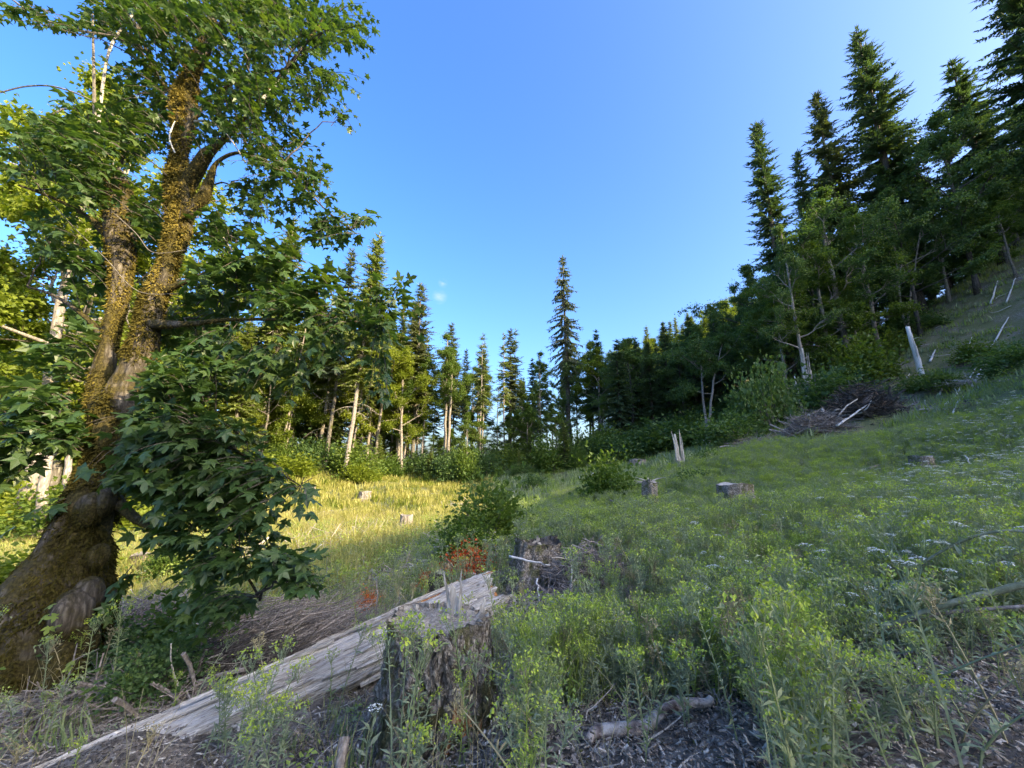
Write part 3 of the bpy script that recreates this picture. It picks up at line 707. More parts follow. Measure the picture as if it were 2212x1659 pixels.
wood([FIR_D2, FIR_DN, BROAD_D], spots_uv(34, 1700, 2330, 42, 56, 2.4, 41), 'young_tree', 'low dark tree closing the foot of the right hillside wood', 'low dark trees at the foot of the right hillside wood', (6, 10), wide=1.9)
wood([BROAD_M, ALDER2, BROAD_M, POLE], spots_uv(20, 560, 1240, 44, 54, 3.0, 43), 'young_tree', 'low leafy young tree between the trunks of the left wood', 'young trees between the trunks of the left wood', (5.5, 9.5), wide=1.5)
wood([YOUNG], spots_uv(12, 800, 1300, 40, 47, 2.5, 44), 'young_fir', 'young fir at the shady edge of the clearing before the left wood', 'young firs at the edge of the clearing', (2.0, 5.0), wide=1.2)
# ------------------------------------------------------------------ shrubs
def Sh(proto, label, u, Y, H, wide=1.0, name='shrub', cat='shrub', group=None):
    return place(proto, name, label, cat, u, Y, H=H, group=group, wide=wide)
Sh(BUSH_M, 'dark round bush standing on a short stem in the middle of the clearing', 1318, 15.0, 1.65, .95)
Sh(BUSH_M, 'dark leafy bush left of the path of debris beyond the second stump', 1048, 10.4, 1.5, .95)
Sh(BUSH, 'lower dark bush touching the left side of the bush beyond the second stump', 1010, 9.6, .8, 1.0)
Sh(RED, 'bush of dead rust red leaves beside the dark bush beyond the second stump', 1003, 7.9, .62, 1.0)
Sh(RED, 'small tuft of dead red leaves left of the rust red bush', 927, 7.6, .34, 1.0)
Sh(RED, 'small sprig of dead red leaves behind the long log', 795, 6.9, .30, 1.0)
Sh(RED, 'faint reddish sprig beyond the debris path right of the dark bush', 1245, 9.8, .4, 1.0)
Sh(BUSH_D, 'large dark shrub leaning at the foot of the splintered trunk', 1668, 27, 4.4, .55)
Sh(BUSH_D, 'low dark shrub at the left end of the root heap ridge', 1590, 26, 1.9, 1.3)
Sh(BUSH, 'light green shrub on the field edge below the wood', 1530, 19.5, .8, 1.1)
Sh(BUSH_D, 'dark spiky shrub in the field left of the grey cut stump', 1500, 14.5, .7, 1.0)
Sh(BUSH_D, 'small dark bush in the middle of the far meadow', 1152, 31, 1.2, .9)
Sh(BUSH_D, 'dark shrub on the steep slope at the right edge', 2195, 19.5, 1.5, 1.1)
Sh(BUSH_M, 'green shrub on the slope right of the white leaning snag', 2110, 27, 1.3, 1.3)
Sh(BUSH_D, 'dark shrub right of the root heap', 2010, 26, 1.3, 1.3)
Sh(BUSH_M, 'tall shrub between the splintered trunk and the white leaning snag', 1860, 30.5, 3.4, 1.0)
Sh(BUSH_D, 'shrub behind the root heap', 1800, 29, 3.0, 1.0)
Sh(BUSH_M, 'olive green bramble between the mossy trunk and the brush heap', 430, 5.6, .75, 1.15, 'bramble', 'bramble')
Sh(BUSH_D, 'dark green low plant before the log near the mossy trunk', 345, 4.5, .45, 1.1, 'bramble', 'bramble')
Sh(BUSH_D, 'dark green leafy plant right at the foot of the mossy trunk', 245, 5.2, .5, 1.2, 'bramble', 'bramble')
Sh(BUSH_S, 'sunlit yellow green bush left behind the mossy trunk', 60, 11, 1.0, 1.5)
Sh(BUSH_M, 'small round green bush in the sunlit grass under the maple bough', 350, 11.5, .8, .9)
Sh(BUSH_S, 'bright yellow green shrub at the foot of the pale leaning pole', 620, 36, 1.7, 1.4)
Sh(BUSH_S, 'bright shrub left of the thick forward fir trunk', 560, 36, 1.5, 1.8)
Sh(BUSH_S, 'bright yellow green shrub right of the thick forward fir trunk', 778, 37, 1.3, 1.4)
for i, (x, y) in enumerate(spots_uv(60, 480, 1330, 39, 50, 1.6, 8)):
    place(random.choice([BUSH_D, BUSH_M, BUSH_M]), 'undergrowth_shrub', 'dark green shrub in the undergrowth along the tree line', 'shrub', 0, 0, H=random.choice([random.uniform(.8, 2), random.uniform(1.5, 2.8), random.uniform(2.2, 3.2)]), group='undergrowth shrubs along the tree line', loc=(x, y, gz(x, y) - .1), wide=random.uniform(.6, 1.4))
for i, (x, y) in enumerate(spots_uv(34, 1300, 1700, 40, 52, 1.8, 9)):
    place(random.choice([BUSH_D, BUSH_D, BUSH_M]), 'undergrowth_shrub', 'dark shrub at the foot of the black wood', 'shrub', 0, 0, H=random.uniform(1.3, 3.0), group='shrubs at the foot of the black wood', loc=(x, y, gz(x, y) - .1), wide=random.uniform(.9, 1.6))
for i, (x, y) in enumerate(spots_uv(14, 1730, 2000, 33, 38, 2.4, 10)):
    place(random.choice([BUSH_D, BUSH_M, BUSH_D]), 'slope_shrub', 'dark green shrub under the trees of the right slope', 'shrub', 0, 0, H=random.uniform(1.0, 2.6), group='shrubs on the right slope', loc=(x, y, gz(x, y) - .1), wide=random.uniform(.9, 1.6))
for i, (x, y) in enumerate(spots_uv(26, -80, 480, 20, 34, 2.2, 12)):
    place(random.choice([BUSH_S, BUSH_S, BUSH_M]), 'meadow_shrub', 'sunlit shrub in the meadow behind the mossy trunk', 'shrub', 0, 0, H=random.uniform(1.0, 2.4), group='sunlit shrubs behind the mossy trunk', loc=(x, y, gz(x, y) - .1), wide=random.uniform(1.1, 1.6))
# ------------------------------------------------------------------ the big mossy maple
def pline(pts):
    """[(u, v, Y, half width in picture units)] -> 3D points and radii"""
    P_ = []; R_ = []
    for u, v, Y, r in pts:
        p = at(u, v, Y); P_.append(p); R_.append(r / FPX * (Y * CT + (p[2] - EYE) * ST))
    return np.array(P_), np.array(R_)
def smooth_path(P_, R_, k=6):
    """Catmull-Rom resample"""
    n = len(P_); out = []; ro = []
    for i in range(n - 1):
        p0, p1, p2, p3 = P_[max(i - 1, 0)], P_[i], P_[i + 1], P_[min(i + 2, n - 1)]
        r1, r2 = R_[i], R_[i + 1]
        for j in range(k):
            t = j / k
            out.append(.5 * ((2 * p1) + (-p0 + p2) * t + (2 * p0 - 5 * p1 + 4 * p2 - p3) * t * t + (-p0 + 3 * p1 - 3 * p2 + p3) * t ** 3))
            ro.append(r1 * (1 - t) + r2 * t)
    out.append(P_[-1]); ro.append(R_[-1])
    return np.array(out), np.array(ro)

MY = 5.0
main = [(45,1690,4.9,120),(66,1560,4.95,100),(82,1470,4.98,96),(107,1380,5.0,103),(118,1310,5.0,102),(140,1250,5.0,84),(164,1197,5.0,66),(187,1119,5.0,55),(207,1060,5.0,48),(222,1000,5.05,36),
        (236,950,5.05,34),(248,905,5.1,38),(262,860,5.1,36),(282,810,5.1,28),(302,765,5.15,31),(313,726,5.15,25),(330,648,5.2,24),(359,586,5.2,19),(369,547,5.2,20),(386,488,5.25,23),
        (387,440,5.25,25),(388,400,5.3,26),(385,371,5.3,21),(387,332,5.3,15),(394,290,5.3,18),(396,240,5.3,24),(401,200,5.3,22),(410,168,5.3,15),(424,137,5.35,13),(440,105,5.4,13),(452,70,5.4,9),(462,20,5.4,7),(470,-60,5.4,5)]
left_ = [(235,930,5.15,30),(226,870,5.25,34),(222,820,5.3,25),(236,740,5.35,18),(244,700,5.35,18),(256,650,5.4,19),(262,590,5.4,22),(262,547,5.4,27),(259,488,5.4,30),(258,440,5.4,29),(254,400,5.4,24),(250,372,5.4,15)]
arms = [
    [(400,400,5.3,18),(425,365,5.25,15),(443,335,5.2,13),(462,318,5.15,9),(500,285,5.1,5),(560,220,5.1,4),(640,120,5.2,3),(700,40,5.3,2)],
    [(392,480,5.25,12),(420,447,5.2,14),(440,425,5.15,13),(452,392,5.1,9),(470,350,5.1,4),(520,330,5.0,3),(580,360,4.9,2.5),(640,385,4.8,2),(700,450,4.7,1.6),(770,505,4.6,1)],
    [(398,215,5.3,12),(375,205,5.3,7),(352,180,5.3,3),(330,150,5.3,2),(300,60,5.3,2)],
    [(240,1075,5.0,18),(262,1092,4.95,11),(290,1118,4.9,9),(320,1135,4.8,7),(380,1165,4.7,5),(450,1190,4.55,4),(520,1230,4.45,3),(560,1290,4.4,2)],
    [(240,900,5.1,14),(300,900,4.9,7),(380,905,4.7,5),(450,930,4.5,4),(520,980,4.35,3),(600,1020,4.3,2),(650,1050,4.3,1.2)],
    [(225,985,5.1,16),(180,972,5.1,9),(110,968,5.1,8),(40,962,5.05,7),(-60,940,5.0,6)],
    [(232,740,5.35,12),(190,690,5.3,5),(120,640,5.3,3),(60,620,5.2,2)],
    [(250,520,5.4,16),(190,470,5.3,5),(120,430,5.2,3),(40,400,5.1,2)],
    [(262,460,5.4,14),(220,380,5.3,6),(170,300,5.2,4),(110,250,5.1,2.5)],
    [(330,640,5.2,10),(420,600,5.1,4),(500,570,5.0,3),(600,560,4.9,2),(680,600,4.9,1.5)],
    [(313,700,5.15,14),(400,700,5.0,6),(500,690,4.9,4),(620,690,4.7,3),(720,690,4.6,2.4),(820,700,4.5,1.6)],
    [(452,70,5.4,8),(500,40,5.3,4),(560,10,5.3,3)],
    [(387,330,5.3,10),(430,240,5.2,4),(520,170,5.1,3),(620,150,5.0,2)]]
maple = thing('mossy_maple_tree', 'big old mossy maple leaning over the left foreground, forked trunk with swollen foot', 'tree', (0, 0, 0))
mx0, my0 = at(82, 1530, 4.98)[:2]
org = np.array([mx0, my0, gz(mx0, my0) - .05]); maple.location = org
tb = MB(); MOSS_P = []; MOSS_N = []; MOSS_S = []
def add_limb(pts, k, sides, noise, seed, amount, moss_size=.05):
    P_, R_ = smooth_path(*pline(pts), k=k)
    P_ = P_ - org; R_ = R_ * (.90 if pts is main else (.80 if pts is left_ else 1.0))
    tb.tube(P_, R_, sides, r=.5, noise=noise, seed=seed, cap=True, lump=1.1)
    rg = np.random.default_rng(seed)
    L_ = np.linalg.norm(np.diff(P_, axis=0), axis=1); A_ = L_ * (R_[1:] + R_[:-1]) * pi
    n = int(amount * A_.sum()); i = rg.choice(len(A_), n, p=A_ / A_.sum()); f = rg.random(n)
    c = P_[i] * (1 - f)[:, None] + P_[i + 1] * f[:, None]; r = R_[i] * (1 - f) + R_[i + 1] * f
    d = P_[i + 1] - P_[i]; d /= np.linalg.norm(d, axis=1)[:, None]
    o = rg.normal(0, 1, (n, 3)); o -= d * (o * d).sum(1)[:, None]; o /= np.linalg.norm(o, axis=1)[:, None]
    MOSS_P.append(c + o * (r * rg.uniform(.82, 1.10, n))[:, None]); MOSS_N.append(o); MOSS_S.append(rg.uniform(.5, 1.5, n) * np.minimum(moss_size, r * .35 + .01))
    return P_, R_
add_limb(main, 9, 48, .42, 3, 6500)
add_limb(left_, 6, 26, .34, 9, 5000)
limbs3d = []
for i, a in enumerate(arms):
    P_, R_ = add_limb(a, 5, 8 if a[0][3] < 14 else 12, .2, 20 + i, 1800 if i < 6 else 500, .03)
    limbs3d.append(P_)
# burls and root flares of the swollen foot
for (u, v, Y, r) in [(60,1400,4.75,44),(150,1330,4.72,48),(190,1285,4.85,34),(40,1480,4.7,42),(130,1450,4.65,50),(196,1100,4.8,34),(228,1085,4.85,30),(60,1560,4.7,55),(180,1380,4.8,34),(215,1200,4.9,24),(105,1260,4.85,36),(250,845,5.0,22),(40,1320,4.85,30),(150,1560,4.7,50)]:
    c = at(u, v, Y) - org; R0 = r / FPX * Y * .68
    th = np.linspace(0, 2 * pi, 18, endpoint=False); ph = np.linspace(-1, 1, 12)
    pts = np.stack([c + [0, 0, p * R0 * 1.5] for p in ph]); rr = R0 * np.sqrt(np.clip(1 - ph ** 2, .01, 1))
    tb.tube(pts, rr, 18, r=.5, noise=.6, seed=r, lump=2.2)
    rg = np.random.default_rng(int(r)); n = 700; o = rg.normal(0, 1, (n, 3)); o /= np.linalg.norm(o, axis=1)[:, None]
    MOSS_P.append(c + o * R0 * [1, 1, 1.45]); MOSS_N.append(o); MOSS_S.append(rg.uniform(.5, 1.5, n) * .035)
tb.build('trunk', M['bark_maple'], maple, smooth=True)
# broken shards on top of the left stem
for k in range(7):
    b = MB(); p = at(234 + k * 6 + random.uniform(-2, 2), 385, 5.38) - org
    h = random.uniform(.12, .34); w = .018
    d = np.array([random.gauss(0, .06), random.gauss(0, .06), h])
    b.tube([p - d * .5, p + d * .4, p + d], [w, w * .8, .003], 4, r=.7)
    b.build('broken_shard', M['dead_wood'], maple)
# moss coat: tufts that hang and bristle
mp = np.vstack(MOSS_P); mn = np.vstack(MOSS_N); ms = np.concatenate(MOSS_S)
nzv = noise2(mp[:, 0] * 3 + mp[:, 2] * .6, mp[:, 2] * 2.2 + mp[:, 1] * 2, 77)
keep = (nzv > .27) | (mp[:, 2] > 4.2); mp, mn, ms, nzv = mp[keep], mn[keep], ms[keep], nzv[keep]
rg = np.random.default_rng(5)
dv = mn * .45 + rg.normal(0, .5, mn.shape) + np.array([0, 0, -.75])
TR = np.array([[-.5, 0, 0], [.5, 0, 0], [0, 1, 0.1]]); TRF = np.array([[0, 1, 2]])
V, F = scatter(TR, TRF, mp, basis(dv, spin=rg.normal(0, 1.2, len(mp))), np.stack([ms * .38, ms * .95, ms], -1))
mb = MB(); mb.add(V, F, r=np.clip(nzv * .75 - .25 + .62 * np.clip((mp[:, 2] - 2.6) / 2.4, 0, 1) + rg.uniform(-.22, .22, len(mp)), 0, 1))  # golden higher up, dark below: sun on the upper trunk painted into the moss
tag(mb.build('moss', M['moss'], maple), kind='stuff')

# maple leaf outline: five lobes, slightly cupped, with a stalk
def maple_leaf(var):
    rg = np.random.default_rng(var)
    out = []
    lobes = [(-128, .42), (-62, .78), (0, 1.0), (62, .78), (128, .42)]
    pts = []
    for i, (a, l) in enumerate(lobes):
        a = radians(a + rg.normal(0, 4)); l *= rg.uniform(.9, 1.08)
        for da, f in ((-21, .66), (-10, .80), (0, 1.0), (10, .80), (21, .66)):
            aa = a + radians(da); ll = l * f
            pts.append([sin(aa) * ll, cos(aa) * ll + .28, 0])
        if i < 4:
            am = radians((lobes[i][0] + lobes[i + 1][0]) / 2); pts.append([sin(am) * .36, cos(am) * .36 + .28, 0])
    pts = np.array(pts)
    c = np.array([[0, .28, 0]])
    V = np.vstack([c, pts]); r = np.linalg.norm(V[:, :2] - [0, .28], axis=1)
    V[:, 2] = -.22 * r ** 1.6 + rg.normal(0, .02, len(V)) - .06 * np.abs(V[:, 0])
    n = len(pts); T = [[0, i + 1, i + 2] for i in range(n - 1)]
    T = [[a, c_, b] for a, b, c_ in T]
    k = len(V); V = np.vstack([V, [[-.012, -.35, .05], [.012, -.35, .05], [0, .3, .01]]]); T.append([k, k + 1, k + 2])
    return V * .62, np.array(T)
LEAVES = [maple_leaf(s) for s in range(4)]
def simple_leaf():
    V = np.array([[0, .05, 0], [.40, .10, -.08], [.26, .34, 0], [.58, .66, -.14], [.20, .62, 0], [0, 1.05, -.16], [-.20, .62, 0], [-.58, .66, -.14], [-.26, .34, 0], [-.40, .10, -.08], [0, .42, .03]])
    T = [[10, i, (i + 1) % 10] for i in range(10)]
    return V, np.array(T)
SLV, SLT = simple_leaf()

# leafy regions of the crown: (u, v, half width, half height, Y, depth, number of sprays, leaf size)
BL = [(400,40,190,80,5.3,1.5,120,.17),(600,60,170,85,5.2,1.4,110,.15),(720,60,70,70,5.2,.9,26,.14),(290,30,110,70,5.2,1.2,38,.16),(560,190,130,80,5.1,1.3,75,.15),(690,170,70,60,5.0,.9,20,.14),
      (735,240,14,30,5.0,.3,5,.13),(350,150,90,100,5.4,1.0,42,.17),(470,260,100,90,5.3,1.1,50,.15),(590,320,80,65,5.0,.9,32,.15),(660,400,60,55,4.9,.6,20,.15),(720,490,60,42,4.8,.5,17,.15),(780,475,22,18,4.7,.3,4,.14),
      (560,410,60,70,5.0,.7,22,.16),(310,260,80,85,5.4,.9,42,.18),(180,290,130,70,5.1,1.1,56,.19),(70,340,60,55,4.9,.7,13,.19),(200,400,110,70,5.1,.9,40,.19),(60,20,40,14,4.8,.4,6,.15),(150,55,60,16,4.8,.4,7,.15),
      (330,460,100,70,5.5,.9,34,.18),(480,500,70,50,5.1,.7,20,.17),(500,590,90,50,4.9,.7,30,.19),(600,560,45,50,4.7,.5,16,.19),(620,640,80,45,4.6,.6,24,.19),(730,690,70,60,4.5,.6,26,.19),(820,690,42,55,4.4,.5,20,.19),(700,620,40,40,4.6,.4,9,.18),(850,640,26,24,4.4,.3,5,.19),(820,790,40,28,4.4,.4,6,.17),
      (470,760,100,70,4.7,.8,32,.20),(600,780,60,60,4.5,.5,14,.19),(400,830,100,60,4.6,.7,40,.21),(340,700,50,90,5.5,.6,20,.2),(180,600,50,90,5.4,.6,14,.2),(160,760,60,60,5.3,.6,14,.2),(60,870,90,42,5.0,.7,28,.2),(120,930,90,40,4.95,.7,34,.2),(10,960,60,40,4.9,.5,20,.2),(90,1000,30,16,4.8,.3,3,.2),
      (360,930,110,75,4.5,.8,58,.21),(480,970,95,75,4.35,.7,46,.21),(290,960,55,40,4.4,.4,16,.21),(560,1040,75,55,4.3,.5,24,.20),(640,1060,38,22,4.25,.3,7,.18),(430,1080,85,60,4.4,.6,38,.20),(520,1130,65,50,4.3,.5,20,.20),(340,1060,55,45,4.5,.5,16,.2),
      (470,1200,85,45,4.4,.5,30,.20),(580,1210,75,45,4.2,.5,26,.20),(650,1240,38,30,4.1,.3,10,.19),(500,1290,60,35,4.3,.4,15,.19),(255,1250,26,30,4.7,.2,4,.19),(130,1085,26,16,4.75,.2,3,.19),(390,1150,60,40,4.5,.4,16,.2),(240,560,60,70,5.6,.5,16,.18),(450,660,90,60,5.3,.6,24,.18),(120,500,70,60,5.2,.6,12,.18)]
rg = np.random.default_rng(42)
allp = np.vstack(limbs3d + [smooth_path(*pline(main[8:]), k=4)[0] - org, smooth_path(*pline(left_), k=4)[0] - org])
LP = []; LD = []; LU = []; LS = []
tw = MB()
for (u, v, ru, rv, Y, dY, ns, ls0) in BL:
    for k in range(int(ns * (1.4 if v < 560 else (1.15 if v < 1000 else .92)))):
        ls = ls0 * (.70 if v < 560 else .88) * rg.uniform(.75, 1.15)
        o = rg.normal(0, 1, 3); o /= np.linalg.norm(o); o *= rg.random() ** .5
        c = at(u + o[0] * ru, v + o[1] * rv, Y + o[2] * dY * .8) - org
        # twig grows from towards the nearest limb
        j = np.argmin(((allp - c) ** 2).sum(1) + 0.5 * np.abs(allp[:, 2] - c[2] + .5)); b = allp[j]
        dirn = c - b; dl = np.linalg.norm(dirn) + 1e-6; dirn /= dl
        tl = rg.uniform(.25, .5)
        e = c + dirn * tl * .6 + np.array([0, 0, -.12]); s0 = c - dirn * tl * .5
        s_ = np.linspace(0, 1, 5)[:, None]
        path = s0 * (1 - s_) ** 2 + 2 * (c + [0, 0, .06]) * s_ * (1 - s_) + e * s_ ** 2
        tw.tube(path, np.linspace(.006, .002, 5), 3, r=.4, cap=False)
        if rg.random() < .10 and dl > .6:
            q = np.linspace(0, 1, 7)[:, None]; sag = np.array([0, 0, -.12 * dl]) * np.sin(q * pi)
            tw.tube(b * (1 - q) + s0 * q - sag + rg.normal(0, .02, (7, 3)), np.linspace(.014, .006, 7), 4, r=.4, cap=False)
        nl = rg.integers(6, 10)
        q = np.linspace(.15, 1, nl)
        for i in range(nl):
            p = path[0] * (1 - q[i]) ** 2 + 2 * (c + [0, 0, .06]) * q[i] * (1 - q[i]) + path[-1] * q[i] ** 2
            sd = 1 if i % 2 else -1
            side = np.cross(dirn, [0, 0, 1]); side /= np.linalg.norm(side) + 1e-6
            d = dirn * .5 + sd * side * rg.uniform(.4, 1.0) + np.array([0, 0, rg.uniform(-.9, .05)]) + rg.normal(0, .25, 3)
            d /= np.linalg.norm(d)
            LP.append(p + d * ls * .30); LD.append(d); LU.append(rg.normal(0, .5)); LS.append(ls * rg.uniform(.55, 1.2))
LP = np.array(LP); LD = np.array(LD)
_w = LP + org; _zc = _w[:, 1] * CT + (_w[:, 2] - EYE) * ST; _u = 1106 + FPX * _w[:, 0] / _zc
_v = 829.5 - FPX * ((_w[:, 2] - EYE) * CT - _w[:, 1] * ST) / _zc
_mv = np.array([p[1] for p in main][::-1]); _mu = np.array([p[0] for p in main][::-1]); _lv = np.array([p[1] for p in left_][::-1]); _lu = np.array([p[0] for p in left_][::-1])
_hide = ((np.abs(_u - np.interp(_v, _mv, _mu) - 3) < 34) & (_v > 150) & (_v < 1120)) | ((np.abs(_u - np.interp(_v, _lv, _lu)) < 30) & (_v > 380) & (_v < 930))
_keep = ~(_hide & (_w[:, 1] < 5.35) & (rg.random(len(LP)) < .88))
LP = LP[_keep]; LD = LD[_keep]; LU = np.array(LU)[_keep]; LS = np.array(LS)[_keep]; LU = np.array(LU); LS = np.array(LS)
# the nearest, largest leaves are leaves of their own
dist = np.linalg.norm(LP + org - np.array([0, 0, EYE]), axis=1)
sizepx = LS / dist
W3 = LP + org
zc = W3[:, 1] * CT + (W3[:, 2] - EYE) * ST
uu = 1106 + FPX * W3[:, 0] / zc
order = np.argsort(-np.where((uu > 0) & (uu < 2212), sizepx, 0))[:300]
near = np.zeros(len(LP), bool); near[order] = True
Rm = basis(LD, spin=LU)
MR = []
for i, (lv, lt) in enumerate(LEAVES):
    b = MB(); b.add(lv, lt, r=.12 + .22 * i); MR.append(take_mesh(b.build('leaf', M['maple'])))
for k in order:
    o = link('leaf', MR[k % 4], maple)
    m3 = Rm[k] * LS[k]; o.matrix_local = Matrix([[*m3[0], LP[k][0]], [*m3[1], LP[k][1]], [*m3[2], LP[k][2]], [0, 0, 0, 1]])
far_ = np.where(~near)[0]
cb = MB()
for g in range(4):
    idx = far_[g::4]; sm = sizepx[idx] < .030
    if sm.any():
        V, F = scatter(SLV, SLT, LP[idx[sm]], Rm[idx[sm]], LS[idx[sm]] * 1.12)
        cb.add(V, F, r=np.repeat(np.clip(rg.beta(1.6, 2.2, sm.sum()), 0, 1), len(SLT)))
    idx = idx[~sm]; lv, lt = LEAVES[g]
    V, F = scatter(lv, lt, LP[idx], Rm[idx], LS[idx])
    cb.add(V, F, r=np.repeat(np.clip(rg.beta(1.6, 2.2, len(idx)), 0, 1), len(lt)))
tag(cb.build('crown_leaves', M['maple'], maple), kind='stuff')
tag(tw.build('twigs', M['bark_dark'], maple), kind='stuff')
# bare poles and dangling dead stems among the leaves
def stem_part(pts, name='bare_branch', mat='dead_wood', parent=maple, o=org, sides=5):
    P_, R_ = smooth_path(*pline(pts), k=5); b = MB(); b.tube(P_ - o, R_, sides, r=.6); b.build(name, M[mat], parent)
stem_part([(206,315,5.0,3.2),(204,220,5.0,3),(202,120,5.0,2.4),(200,30,5.0,1.6)], mat='twig')
stem_part([(210,315,5.0,3.2),(216,240,5.0,3),(236,110,5.0,2.6),(280,40,5.1,2.2),(330,-20,5.2,2)], mat='dead_wood')
stem_part([(420,262,5.1,2.4),(450,262,5.0,2),(490,290,4.9,1.4),(530,350,4.8,1)])
stem_part([(378,330,5.15,1.6),(366,300,5.1,1.6),(372,275,5.1,1.4),(378,262,5.15,1)], mat='white_wood')
stem_part([(150,390,5.0,.6),(210,430,4.9,.8),(290,500,4.85,1.0),(330,545,4.85,.9),(400,540,4.9,.5)], mat='twig')
stem_part([(60,370,4.9,.6),(140,470,4.85,.8),(230,560,4.8,.8),(300,630,4.8,.8),(400,632,4.85,.5)], mat='twig')
stem_part([(0,200,5.0,1.4),(60,186,5.0,1.6),(130,190,5.0,1.6),(220,230,5.05,1.6),(300,300,5.1,1.4)], mat='twig')
stem_part([(560,220,5.1,3),(600,180,5.1,3.4),(640,130,5.15,3)], mat='white_wood')
stem_part([(20,-5,4.8,1.6),(90,40,4.8,2),(170,65,4.85,2),(260,78,5.0,2)], mat='twig')
stem_part([(470,495,5.0,1.6),(510,560,4.9,1.4),(505,610,4.9,1.2),(480,640,4.9,.8)], mat='dead_wood')
# pale maple sprouts on the foot
mb = MB(); PL = []; 
for (u, v) in [(112,1305),(104,1325),(128,1330),(110,1350),(132,1348),(104,1372),(116,1370),(160,1425),(158,1438),(4,1440),(158,1452),(196,1560),(188,1570),(60,1560),(210,1490),(220,1500),(195,1495),(185,1500),(50,1600),(90,1590)]:
    PL.append(at(u, v, 4.30) - org)
PL = np.array(PL); n = len(PL)
PV = MB()
for i in range(n):
    lv, lt = LEAVES[i % 4]; d = np.array([[random.gauss(0, .5), -.8, random.gauss(-.3, .3)]])
    R1 = basis(d, up=np.array([[random.gauss(0,.3), -.6, 1.0]]), spin=np.array([random.gauss(0, .3)]))[0]
    b = MB(); b.add(lv, lt, r=random.random()); o = b.build('sprout_leaf', M['maple_pale'], maple)
    s0 = random.uniform(.09, .14); m3 = R1 * s0
    o.matrix_local = Matrix([[*m3[0], PL[i][0]], [*m3[1], PL[i][1]], [*m3[2], PL[i][2]], [0, 0, 0, 1]])

# ------------------------------------------------------------------ wood on the ground
CUT = wood_mat('cut_wood_grey', [(0.3,(.10,.085,.07)),(0.5,(.24,.215,.18)),(0.8,(.40,.37,.31))], scale=(9,9,9), bump=.7)
ROT = wood_mat('rotten_orange_wood', [(0.3,(.16,.055,.02)),(0.5,(.34,.15,.06)),(0.75,(.55,.33,.16))], scale=(10,10,2), bump=.8)
STUMPB = wood_mat('stump_bark', [(0.26,(.05,.04,.032)),(0.46,(.19,.165,.135)),(0.68,(.44,.40,.35))], scale=(15,15,9), bump=1.0, dist=.04, moss=[(0.3,(.07,.075,.035)),(0.7,(.20,.19,.10))], mossamt=.5, mscale=5)
LOGW = wood_mat('weathered_log', [(0.32,(.10,.08,.06)),(0.40,(.32,.285,.24)),(0.50,(.50,.47,.425)),(0.64,(.70,.675,.635))], scale=(2.2,18,18), bump=1.0, dist=.05, vor=False)
def bark_cyl(b, H, R, flare=.35, nseg=84, nz_=34, lean=(0, 0), seed=0, rough=.09, topwave=.03, lobes=5, m=0, oval=(1, 1)):
    """trunk section with ridged bark, open top; returns the rim points"""
    th = np.linspace(0, 2 * pi, nseg, endpoint=False); z = np.linspace(-.25, 1, nz_)
    TH, Z = np.meshgrid(th, z)
    h = np.clip(Z, 0, 1)
    fl = 1 + flare * (1 - h) ** 2.2 * (1 + .55 * np.sin(TH * lobes + seed)) + .05 * np.sin(TH * 3 + seed * 2)
    ridge = 1.6 * fbm2(np.cos(TH) * 6 + seed, np.sin(TH) * 6 + Z * 2.6, seed, 4) + 1.6 * np.abs(fbm2(TH * 9, Z * 5 + seed + .4 * np.sin(TH * 5), seed + 5, 4)) * np.minimum(1, (2 * pi - TH) * 4) - .9 * np.clip(.06 - np.abs(fbm2(TH * 5, Z * 2.4, seed + 9, 3)), 0, 1) * 12 * np.minimum(1, (2 * pi - TH) * 4)
    Rr = R * fl * (1 + rough * 1.6 * ridge)
    zz = Z * H + (Z > .97) * topwave * np.sin(TH * 2 + seed) + (Z > .9) * topwave * 2 * (fbm2(np.cos(TH) * 3, np.sin(TH) * 3, seed + 3, 3))
    V = np.stack([Rr * np.cos(TH) * oval[0] + lean[0] * Z, Rr * np.sin(TH) * oval[1] + lean[1] * Z, zz], -1)
    i = np.arange(nz_ - 1)[:, None] * nseg; j = np.arange(nseg)[None]; j2 = (j + 1) % nseg
    Q = np.stack([i + j, i + j2, i + nseg + j2, i + nseg + j], -1).reshape(-1, 4)
    b.add(V.reshape(-1, 3), Q=Q, r=np.random.default_rng(seed).uniform(.2, .8, len(Q)), m=m)
    return V[-1]
def top_disc(b, rim, drop=.015, seed=0, rings=14, amp=.02):
    c = rim.mean(0); n = len(rim); V = []
    for k in range(rings):
        f = 1 - k / (rings - 1) * .98; p = c + (rim - c) * f * (.985 if k == 0 else 1)
        p = p.copy(); p[:, 2] = p[:, 2] * f + c[2] * (1 - f) - drop * (k > 0) + amp * 2 * fbm2(p[:, 0] * 14, p[:, 1] * 14, seed, 3) + .004 * (k % 2)
        V.append(p)
    V = np.vstack(V); i = np.arange(rings - 1)[:, None] * n; j = np.arange(n)[None]; j2 = (j + 1) % n
    b.add(V, Q=np.stack([i + j, i + j2, i + n + j2, i + n + j], -1).reshape(-1, 4), r=.5)
